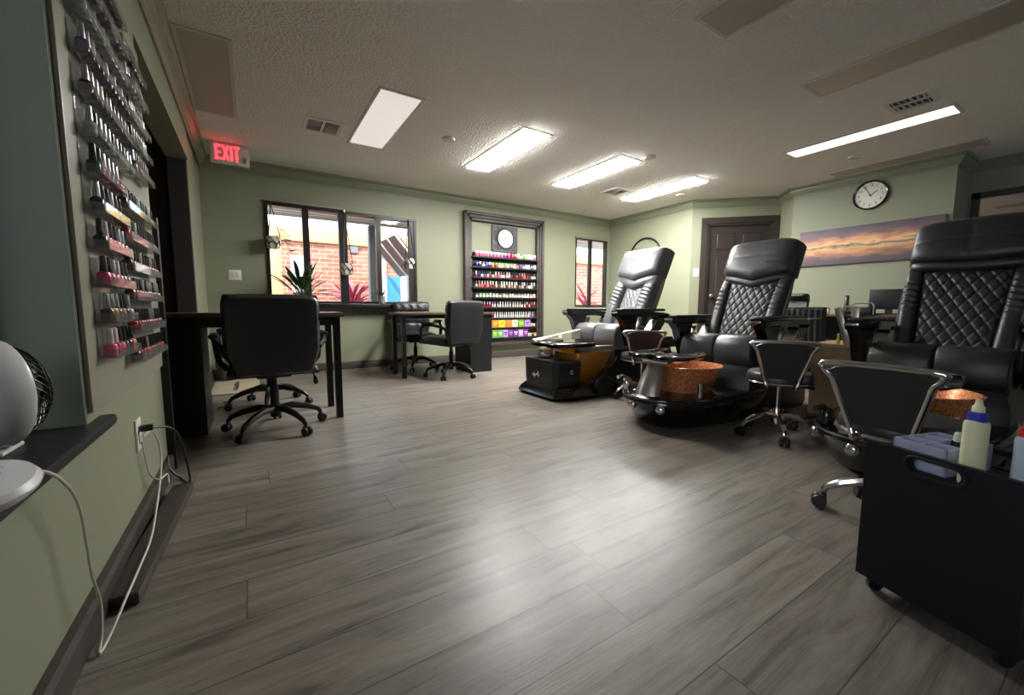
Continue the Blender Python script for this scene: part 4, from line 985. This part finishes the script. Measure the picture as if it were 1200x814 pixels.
# ------------------------------------------------------------------ pedicure stools
def stool(label, loc, rz, ph):
    """faces +y; chrome tube frames a trapezoid backrest"""
    t = thing('pedicure_stool', label, 'stool', loc, rz, 'chrome-framed pedicure stools')
    star_base(t, 0, .212, ph=ph, m='chrome', thick=.018, arch=.07, hubz=.165, hub_r=.03)
    MB().lathe([(.014, .13), (.014, .36)], n=12).build('gas_post', 'chrome', t)
    b = MB().tube([(.03, 0, .335), (.12, .03, .325), (.16, .04, .32)], .006, 6).lathe([(.009, 0), (.011, .03), (.006, .04)], (.155, .04, .322), 10, axis=(1, .2, -.1)); b.build('lever', 'metalblack', t)
    b = MB().lathe([(.05, .335), (.158, .345), (.175, .352), (.18, .36), (.18, .378), (.178, .405), (.166, .42), (.10, .428), (.001, .43)], n=40); b.build('seat', 'leather', t)
    b = MB().lathe([(.18, .352), (.184, .358), (.18, .364)], n=40, cap=False); b.build('seat_ring', 'chrome', t)
    W1, W0, zt, zb = .172, .085, .62, .40; yb, yt = -.178, -.245
    def Y(z): return yb + (yt - yb) * (z - zb) / (zt - zb)
    path = [(-.07, -.04, .335), (-.085, -.13, .335), (-W0 + .01, -.18, .345)]
    path += [(-W0 - (W1 - .035 - W0) * k / 6 * 1.0, Y(zb + (zt - .05 - zb) * k / 6), zb - .02 + (zt - .03 - zb) * k / 6) for k in range(7)]
    path += [(-W1 + .012, Y(zt - .02), zt - .022), (-W1 + .035, Y(zt), zt)]
    full = path + [(-x, y, z) for x, y, z in path[::-1]]
    MB().tube(curve_pts(full, 4), .0115, 10).build('back_frame', 'chrome', t)
    w = lambda s: W0 - .006 + (W1 - W0 - .024) * s
    b = MB().pillow((0, yb + .012, zb + .0), (1, 0, 0), Vector((0, yt - yb, zt - zb)).normalized(), Vector((0, 1, .28)).normalized(), lambda s: -w(s), w, .0, lambda q: .225 - .02 * abs(2 * q - 1) ** 6, .022, .016, 20, 16, 4); b.build('backrest', 'leather', t)
    return t
stool('black and chrome stool behind the copper-bowl foot pads, partly hidden', (2.90, 2.405, 0), R(-47), R(47))
stool('black and chrome stool standing between the middle chair and the wooden cabinet', (2.80, 1.24, 0), R(-62), R(62))
stool('black and chrome stool right behind the black rolling trolley', (2.03, .475, 0), R(-93), R(60))

# ------------------------------------------------------------------ rolling trolley with its bottles
tr = thing('rolling_trolley', 'black open-topped trolley on castors with a cut-out handle', 'trolley', (1.47, .41, 0), math.atan2(.09, .30) * -1 + 0)
TW, TD, TZ0, TZ1 = .325, .26, .045, .445
# own space: x into the trolley (away from the camera), y negative along the front panel
def slot_panel(b, x, y0, y1, z0, z1, cy, cz, hw, hh, th):
    """upright board with a stadium-shaped hand hole"""
    n = 10; hole = []
    for k in range(n + 1):
        q = -PI / 2 + PI * k / n; hole.append((cy + hw - hh + hh * math.cos(q), cz + hh * math.sin(q)))
    for k in range(n + 1):
        q = PI / 2 + PI * k / n; hole.append((cy - hw + hh + hh * math.cos(q), cz + hh * math.sin(q)))
    m = len(hole); outer = []
    for (yy, zz) in hole:
        dy, dz_ = yy - cy, zz - cz; k = 1e9
        for lim, d in ((y1 - cy, dy), (y0 - cy, dy), (z1 - cz, dz_), (z0 - cz, dz_)):
            if d * lim > 1e-9: k = min(k, lim / d)
        outer.append((cy + dy * k, cz + dz_ * k))
    # pull in the true corners
    for C_ in ((y0, z0), (y0, z1), (y1, z0), (y1, z1)):
        i = min(range(m), key=lambda i: (outer[i][0] - C_[0]) ** 2 + (outer[i][1] - C_[1]) ** 2); outer[i] = C_
    R_ = lambda ring, xx: [b.b.verts.new((xx, yy, zz)) for yy, zz in ring]
    o0, h0, o1, h1 = R_(outer, x), R_(hole, x), R_(outer, x + th), R_(hole, x + th)
    for i in range(m):
        j = (i + 1) % m
        for q in ((o0[i], o0[j], h0[j], h0[i]), (o1[i], h1[i], h1[j], o1[j]), (o0[i], o1[i], o1[j], o0[j]), (h0[i], h0[j], h1[j], h1[i])): b.b.faces.new(q)
b = MB(); slot_panel(b, 0, -TW, 0, TZ0, TZ1, -.155, .413, .05, .016, .014); b.build('front_panel', 'trolleyblack', tr, smooth=False)
b = MB(); slot_panel(b, TD - .014, -TW, 0, TZ0, TZ1, -.155, .413, .05, .016, .014); b.build('rear_panel', 'trolleyblack', tr, smooth=False)
b = MB().tube([(-.002, -.155 + (.039 * (1 if math.cos(q) > 0 else -1) + .022 * math.cos(q)), .413 + .022 * math.sin(q)) for q in [2 * PI * k / 24 for k in range(24)]], .0045, 6, closed=True); b.build('handle_rim', 'matteplastic', tr)
for yy in (-.006, -TW + .006): MB().box((TD / 2, yy, (TZ0 + .40) / 2 + .0), (TD - .03, .012, .40 - TZ0)).build('side_panel', 'trolleyblack', tr, smooth=False)
MB().box((TD / 2, -TW / 2, .06), (TD - .03, TW - .03, .02)).build('base_board', 'trolleyblack', tr, smooth=False)
MB().box((TD / 2, -TW / 2, .385), (TD - .03, TW - .03, .012)).build('top_shelf', 'trolleyblack', tr, smooth=False)
for xx in (.035, TD - .035):
    for yy in (-.03, -TW + .03):
        b = MB().lathe([(.005, -.008), (.019, -.008), (.021, 0), (.019, .008), (.005, .008)], (xx, yy, .021), 16, axis=(.4, 1, 0)).box((xx, yy, .038), (.034, .024, .016), bevel=.005); b.build('castor', 'matteplastic', tr)
TM = Matrix.Translation(tr.location) @ Matrix.Rotation(tr.rotation_euler[2], 4, 'Z')
def on_trolley(x, y, z=.3925): return tuple(TM @ Vector((x, y, z)))
trz = tr.rotation_euler[2]
org = thing('organizer_tray', 'lavender grey compartment tray standing in the trolley top', 'tray', on_trolley(.125, -.10), trz)
b = MB().box((0, 0, .002), (.18, .116, .004))
for xx in (-.088, -.03, .03, .088): b.box((xx, 0, .036), (.004, .116, .068))
for yy in (-.056, .0, .056): b.box((0, yy, .036), (.18, .004, .068))
b.build('compartments', 'lavender', org, smooth=False)
o = MB().box((0, 0, .0), (.02, .022, .075), bevel=.004).build('nail_polish', 'p_black'); o.location = on_trolley(.125, -.128, .435); o.rotation_euler = (R(6), 0, trz)
MB().lathe([(.010, 0), (.010, .022), (.008, .024)], (0, 0, .036), 12).build('cap', 'p_white', o)
tag(o, 'black bottle with white top sticking out of the lavender tray', 'bottle')
def squeeze(label, x, y, body, cap, nozzle, h, rad):
    t = thing('squeeze_bottle', label, 'bottle', on_trolley(x, y), trz)
    MB().lathe([(rad * .9, 0), (rad, .006), (rad, h - .012), (rad * .92, h - .004), (rad * .55, h)], n=28, sy=.72).build('body', body, t)
    MB().lathe([(rad * .58, h - .002), (rad * .60, h + .003), (rad * .58, h + .018), (rad * .4, h + .02)], n=24).build('collar', cap, t)
    MB().lathe([(rad * .40, h + .019), (rad * .38, h + .032), (rad * .26, h + .036), (rad * .22, h + .044), (rad * .2, h + .05), (rad * .05, h + .052)], n=18).build('nozzle', nozzle, t)
squeeze('cream squeeze bottle with blue collar and cream nozzle in the trolley', .05, -.198, 'cream', 'blue', 'cream', .160, .029)
squeeze('pale translucent squeeze bottle with red cap in the trolley', .05, -.283, 'clearbottle', 'red', 'red', .145, .026)

# ------------------------------------------------------------------ wooden cabinet between the chairs and the counter behind
cbn = thing('wood_cabinet', 'light wood side cabinet between the middle chair and the black one', 'cabinet', (3.66, 1.24, 0), R(3))
MB().box((.24, .0, .26), (.48, .32, .52), bevel=.003).build('body', 'wood', cbn, smooth=False)
MB().box((.235, 0, .535), (.51, .345, .028), bevel=.004).build('cabinet_top', 'wood', cbn, smooth=False)
st = thing('folding_stand', 'silver grey folding stand on top of the wooden cabinet', 'stand', (3.75, 1.19, .549), R(3))
MB().box((.0, .06, .135), (.014, .045, .285), rot=Matrix.Rotation(R(-16), 3, 'X') , bevel=.004).build('leg', 'silver', st)
MB().box((.0, -.01, .135), (.014, .05, .275), bevel=.004).build('leg', 'silver', st)
MB().box((.0, .02, .277), (.02, .07, .02), bevel=.006).build('hinge', 'silver', st)
o = MB().lathe([(.012, 0), (.013, .03), (.008, .05), (.008, .06)], n=14).build('small_bottle', 'p_yellow'); o.location = (3.72, 1.26, .549)
MB().lathe([(.009, .06), (.009, .075), (.003, .078)], n=12).build('cap', 'p_white', o); tag(o, 'tiny yellowish bottle beside the folding stand on the cabinet', 'bottle')
ct = thing('back_counter', 'dark counter along the wall below the sunset canvas', 'counter', (0, 0, 0))
MB().box((6.02, 1.92, .735), (.66, 1.34, .03), bevel=.004).build('counter_top', 'walnut', ct)
for yy in (1.30, 2.54): MB().box((6.05, yy, .36), (.56, .03, .72)).build('side_panel', 'laminate', ct, smooth=False)
MB().box((6.30, 1.92, .40), (.02, 1.2, .64)).build('back_panel', 'laminate', ct, smooth=False)
mo = thing('monitor', 'black screen standing on the counter below the canvas', 'monitor', (5.88, 1.56, .75), R(8))
MB().box((0, 0, .165), (.03, .34, .22), bevel=.006).build('screen', 'matteplastic', mo); MB().box((.01, 0, .04), (.03, .06, .08)).box((.01, 0, .006), (.14, .2, .012), bevel=.004).build('stand', 'matteplastic', mo)
o = MB().lathe([(.04, 0), (.09, .01), (.10, .03), (.06, .05), (.03, .06), (.022, .09), (.022, .21), (.018, .215)], n=20).build('dark_bottle', 'p_charcoal'); o.location = (5.85, 1.93, .80)
o.location = (5.85, 1.93, .75); tag(o, 'dark squat bottle with a tall neck on the counter', 'bottle')
for x, y, c, h, rr, lab in ((5.79, 2.10, 'p_coral', .075, .035, 'rusty pink bowl of supplies on the counter'), (5.70, 2.065, 'p_white', .05, .03, 'white jar in front of the pink bowl on the counter'), (5.66, 1.93, 'p_cream', .05, .045, 'cream jar in front of the dark bottle on the counter'), (5.80, 2.32, 'p_cream', .11, .018, 'pale slim bottle on the counter end near the door')):
    o = MB().lathe([(rr * .8, 0), (rr, .006), (rr, h * .8), (rr * .7, h)], n=18).build('counter_jar', c); o.location = (x, y, .75)
    MB().lathe([(rr * .72, h), (rr * .74, h + .012), (rr * .1, h + .014)], n=16).build('lid', 'p_white', o); tag(o, lab, 'jar')
bx = thing('desk_calculator', 'black and silver desktop machine on the counter beside the screen', 'machine', (5.72, 1.72, .75), R(4))
MB().box((0, 0, .04), (.18, .16, .08), bevel=.015).build('body', 'matteplastic', bx)
MB().tube([(-.07, .09, .0), (-.07, .09, .10), (-.05, .07, .12), (-.05, -.07, .12), (-.07, -.09, .10), (-.07, -.09, .0)], .008, 8).build('handle', 'silver', bx)
# black chair in front of the counter with gathered back and arched headrest
cc = thing('client_chair', 'black padded chair with arched headrest standing before the counter', 'chair', (5.05, 2.02, 0), R(-90))
star_base(cc, 0, .27, ph=.2, thick=.018); MB().lathe([(.02, .15), (.02, .40)], n=12).build('gas_post', 'metalblack', cc)
b = MB().pillow((0, .03, .41), (1, 0, 0), (0, 1, 0), (0, 0, 1), -.25, .25, -.23, .25, .08, .02, 16, 16, 4); b.build('seat', 'leather', cc)
b = MB().pillow((0, -.24, .44), (1, 0, 0), Vector((0, -.1, 1)).normalized(), Vector((0, -1, -.1)).normalized(), -.27, .27, .0, .385, .05, .06, 60, 20, 5, pat=lambda u, v, q, s: .008 * math.sin(u * 120)); b.build('backrest', 'leather', cc)
b = MB()
hp = [(.0, .80), (.02, .86), (.03, .93), (.0, .965), (-.06, .97), (-.12, .962), (-.13, .94), (-.07, .935), (-.035, .92), (-.035, .86), (-.06, .80)]
b.loft([(y_ - .20, z_) for y_, z_ in hp], [-.10, -.09, .09, .10], 'yz', [.9, 1, 1, .9]); b.build('headrest', 'leather_grey', cc)
# cables by the wooden cabinet
o = MB().tube(curve_pts([(3.10, 1.36, .006), (3.25, 1.30, .006), (3.45, 1.32, .006), (3.6, 1.22, .006), (3.62, 1.05, .006)]), .006, 6).build('power_cable', 'matteplastic')
tag(o, 'black cables on the floor along the wooden cabinet', 'cable')

# ------------------------------------------------------------------ plants
def leaf(b, base, d, length, width, droop, mi=0, n=7):
    """strip leaf from BASE heading d (unit xy + rise), arching over"""
    base = Vector(base); d = Vector(d).normalized(); side = d.cross(Vector((0, 0, 1))).normalized(); L_, R_, Mi = [], [], []
    for k in range(n + 1):
        s = k / n
        c = base + d * (length * s) + Vector((0, 0, -droop * s * s))
        w = width * math.sin(PI * min(1, .06 + s * .94)) ** .8 * (1 - .15 * s) if s < 1 else 0
        L_.append(c + side * w + Vector((0, 0, .25 * w))); R_.append(c - side * w + Vector((0, 0, .25 * w))); Mi.append(c)
    for k in range(n):
        for A_, B_ in ((L_, Mi), (Mi, R_)):
            b.quad([A_[k], A_[k + 1], B_[k + 1], B_[k]], mi)
rl = random.Random(5)
pl = thing('potted_plant', 'peace lily in a white pot on the wide window sill', 'plant', (.53, 5.545, .858))
MB().lathe([(.05, 0), (.055, .005), (.068, .075), (.072, .085), (.064, .085), (.06, .07)], n=24).build('pot', 'potwhite', pl); MB().lathe([(.06, .06), (.06, .07), (.001, .072)], n=16).build('soil', 'soil', pl)
b = MB()
for k in range(56):
    a = rl.uniform(0, 2 * PI); e = rl.uniform(.15, 2.2); ln = rl.uniform(.24, .52)
    d = Vector((math.cos(a) * 1.0, math.sin(a) * .45 - .12, e)).normalized(); st_ = Vector((0, 0, .07)) + d * (ln * .4)
    b.tube([(0, 0, .06), tuple(st_ * .6), tuple(st_)], .003, 5); leaf(b, st_, d, ln * .62, rl.uniform(.022, .036), rl.uniform(.02, .09))
b.build('foliage', 'leaf', pl)
p2 = thing('potted_plant', 'small yellow-green plant in a dark pot at the sill end', 'plant', (1.475, 5.545, .858))
MB().lathe([(.035, 0), (.04, .004), (.042, .10), (.038, .10), (.036, .085), (.001, .08)], n=20).build('pot', 'postgrey', p2)
b = MB()
for k in range(18):
    a = rl.uniform(0, 2 * PI); d = Vector((math.cos(a), math.sin(a) * .5 - .1, rl.uniform(.3, 1.4))).normalized(); leaf(b, Vector((0, 0, .09)) + d * .02, d, rl.uniform(.10, .2), .011, .05)
b.build('foliage', 'leaf_lt', p2)
def hanging(label, x, zc, top, vine, rad=.074):
    t = thing('hanging_planter', label, 'hanging planter', (x, 5.55, zc), 0, 'hanging planters in the wide window')
    MB().lathe([(rad * .55, -.075), (rad * .75, -.07), (rad, .0), (rad * 1.02, .065), (rad * .93, .065), (rad * .9, .04), (.001, .035)], n=6).build('pot', 'potwhite', t, smooth=False)
    b = MB(); n = 6
    r_ = lambda k, rr, z: (rr * math.cos(2 * PI * k / n), rr * math.sin(2 * PI * k / n), z)
    for k in range(n):
        b.tube([r_(k, rad * .8, -.074), r_(k, rad * 1.0, -.03), r_(k + .5, rad * 1.05, .015), r_(k, rad * 1.06, .066)], .0055, 6)
        b.tube([r_(k, rad * 1.0, -.03), r_(k - .5, rad * 1.05, .015)], .0055, 6)
    for k in range(0, n, 2): b.tube([r_(k, rad * 1.06, .066), (0, 0.02, top - zc)], .0055, 6)
    b.tube([(0, .02, top - zc), (0, .095, top - zc)], .004, 5)
    b.build('cord_net', 'metalblack', t)
    b = MB(); 
    for k in range(vine):
        a = rl.uniform(-.5, .9); px_ = rad * .9 + k * .016; d = Vector((1, rl.uniform(-.4, .4), a)).normalized()
        z_ = .12 - .035 * k + rl.uniform(-.03, .05)
        b.tube([(rad * .3, 0, .04), (px_ * .6, 0, .10), (px_, 0, z_)], .0015, 4); leaf(b, (px_, 0, z_), d, .085, .03, .02)
    if vine: b.build('vine', 'leaf', t)
hanging('hanging white geometric planter with a vine at the exit-sign end of the window', .245, 1.56, 2.0, 9)
hanging('hanging white geometric planter against the thick middle window post', 1.04, 1.295, 2.0, 0)
hanging('hanging white geometric planter at the polish shelf end of the window', 1.865, 1.41, 2.0, 0)

# ------------------------------------------------------------------ outdoors
gr = MB().box((3, 12.0, -.13), (26, 12.4, .1)).build('ground_outside', 'concrete', smooth=False); struct(gr, 'pale concrete yard outside the windows', 'ground')
nb = thing('neighbor_house', 'brick house with tan fascia outside the windows', 'house', (0, 0, 0))
MB().box((7.0, 9.2, 1.0), (18, .3, 2.2)).build('brick_wall', 'brick', nb, smooth=False)
b = MB().box((7.0, 9.0, 2.21), (18.4, .05, .23)).box((7.0, 9.05, 2.09), (18.4, .14, .02)); b.build('fascia', 'tan', nb, smooth=False)
MB().prism([(9.03, 2.32), (13.5, 2.75), (13.5, 2.32)], -2.1, 16.1, 'yz').build('roof', 'roof', nb, smooth=False)
MB().box((.79, 9.03, 1.45), (.22, .06, .72)).build('shutter', 'white', nb, smooth=False)
dw = MB().box((2.46, 9.03, .9), (.08, .08, 2.0)).box((3.28, 9.03, .9), (.08, .08, 2.0)).box((2.87, 9.03, 1.87), (.90, .08, .08)).box((2.84, 9.02, .9), (.07, .07, 1.95)).build('door_frame', 'white', nb, smooth=False)
MB().box((2.65, 9.035, .72), (.34, .05, 1.5)).build('door_leaf', 'bluedoor', nb, smooth=False)
MB().box((3.06, 9.035, 1.2), (.38, .04, 1.2)).build('window', 'postgrey', nb, smooth=False)
MB().box((1.85, 9.03, 2.0), (.16, .05, .14)).build('vent_box', 'postgrey', nb, smooth=False)
co_ = MB().box((.355, 8.2, .95), (.24, .24, 2.1), bevel=.01).build('porch_column', 'tan'); tag(co_, 'tan sunlit porch column outside the wide window', 'column', kind='thing')
so = MB().box((4.5, 6.22, 2.14), (13, .80, .06)).box((4.5, 6.61, 2.13), (13, .03, .12)).box((4.5, 6.30, 2.105), (13, .03, .02)).box((4.5, 6.46, 2.105), (13, .03, .02)).build('eave', 'ceilwhite', smooth=False); struct(so, 'white eave of the salon roof above the windows', 'roof')
pg = MB().box((1.61, 6.5, .98), (.13, .13, 2.12), bevel=.008).build('patio_post', 'postgrey'); tag(pg, 'grey patio post outside the wide window', 'post')
aw = thing('patio_awning', 'dark sloped metal awning with white ribs outside the window', 'awning', (2.32, 7.85, 1.86), R(0))
AR = Matrix.Rotation(R(50), 3, 'Y')
MB().box((.1, 0, -.1), (.80, 1.5, .03), rot=AR).build('roof_sheet', 'roof', aw, smooth=False)
b = MB()
for yy in (-.74, -.25, .25, .74): b.box(tuple(Vector((.1, yy, -.1)) + AR @ Vector((0, 0, -.025))), (.80, .03, .03), rot=AR)
b.build('ribs', 'white', aw, smooth=False)
for yy in (-.44, .44):
    MB().box((.36, yy, -1.16), (.05, .05, 1.5)).build('post', 'white', aw, smooth=False)
def cordyline(x, y, h, n, label, mcol='pinkleaf'):
    t = thing('cordyline_shrub', label, 'shrub', (x, y, -.08), 0, 'pink cordyline shrubs outside')
    MB().tube([(0, 0, 0), (.01, 0, h * .35), (0, .02, h * .62)], .014, 7).build('stem', 'wood', t)
    b = MB()
    for k in range(n):
        a = rl.uniform(0, 2 * PI); d = Vector((math.cos(a), math.sin(a), rl.uniform(.1, 1.5))).normalized(); leaf(b, (0, 0, h * rl.uniform(.3, .64)), d, h * rl.uniform(.25, .42), .034, rl.uniform(.05, .2))
    b.build('foliage', mcol, t)
cordyline(1.47, 7.35, 1.7, 90, 'pink-leaved shrub outside the third pane of the wide window')
cordyline(.95, 8.4, 1.0, 22, 'pink-leaved shrub outside behind the thick window post')
cordyline(6.45, 7.0, 1.7, 50, 'pink-leaved shrub outside the narrow window')
cordyline(6.3, 8.2, 1.1, 22, 'low pink-leaved shrub outside the narrow window')

# ------------------------------------------------------------------ light
w = bpy.data.worlds.new('sky'); bpy.context.scene.world = w; w.use_nodes = True
N, L = w.node_tree.nodes, w.node_tree.links; bg = N['Background']
tc = N.new('ShaderNodeTexCoord'); no = N.new('ShaderNodeTexNoise'); no.inputs['Scale'].default_value = 5; no.inputs['Detail'].default_value = 6
mp = N.new('ShaderNodeMapping'); mp.inputs['Scale'].default_value = (1, 1, 2.6); L.new(tc.outputs['Generated'], mp.inputs[0]); L.new(mp.outputs[0], no.inputs[0])
cr = N.new('ShaderNodeValToRGB'); cr.color_ramp.elements[0].position = .44; cr.color_ramp.elements[0].color = (.46, .62, .88, 1); cr.color_ramp.elements[1].position = .56; cr.color_ramp.elements[1].color = (1.0, 1.0, 1.0, 1)
L.new(no.outputs['Fac'], cr.inputs[0]); L.new(cr.outputs[0], bg.inputs[0]); bg.inputs[1].default_value = 1.5
sd = bpy.data.lights.new('sun', 'SUN'); sd.energy = 1.9; sd.angle = R(.6); sd.color = (1, .93, .82)
so_ = bpy.data.objects.new('sun', sd); C.objects.link(so_)
so_.rotation_euler = Vector((.45, .62, -.72)).to_track_quat('-Z', 'Y').to_euler()
sc = bpy.context.scene
sc.view_settings.view_transform = 'Standard'; sc.view_settings.look = 'None'; sc.view_settings.gamma = 1; sc.view_settings.use_curve_mapping = False
sc.view_settings.exposure = 1.95
try:
    sc.cycles.max_bounces = 10; sc.cycles.diffuse_bounces = 5; sc.cycles.transparent_max_bounces = 24; sc.cycles.sample_clamp_indirect = 6; sc.cycles.caustics_reflective = False; sc.cycles.caustics_refractive = False
    sc.cycles.use_denoising = True
except Exception: pass
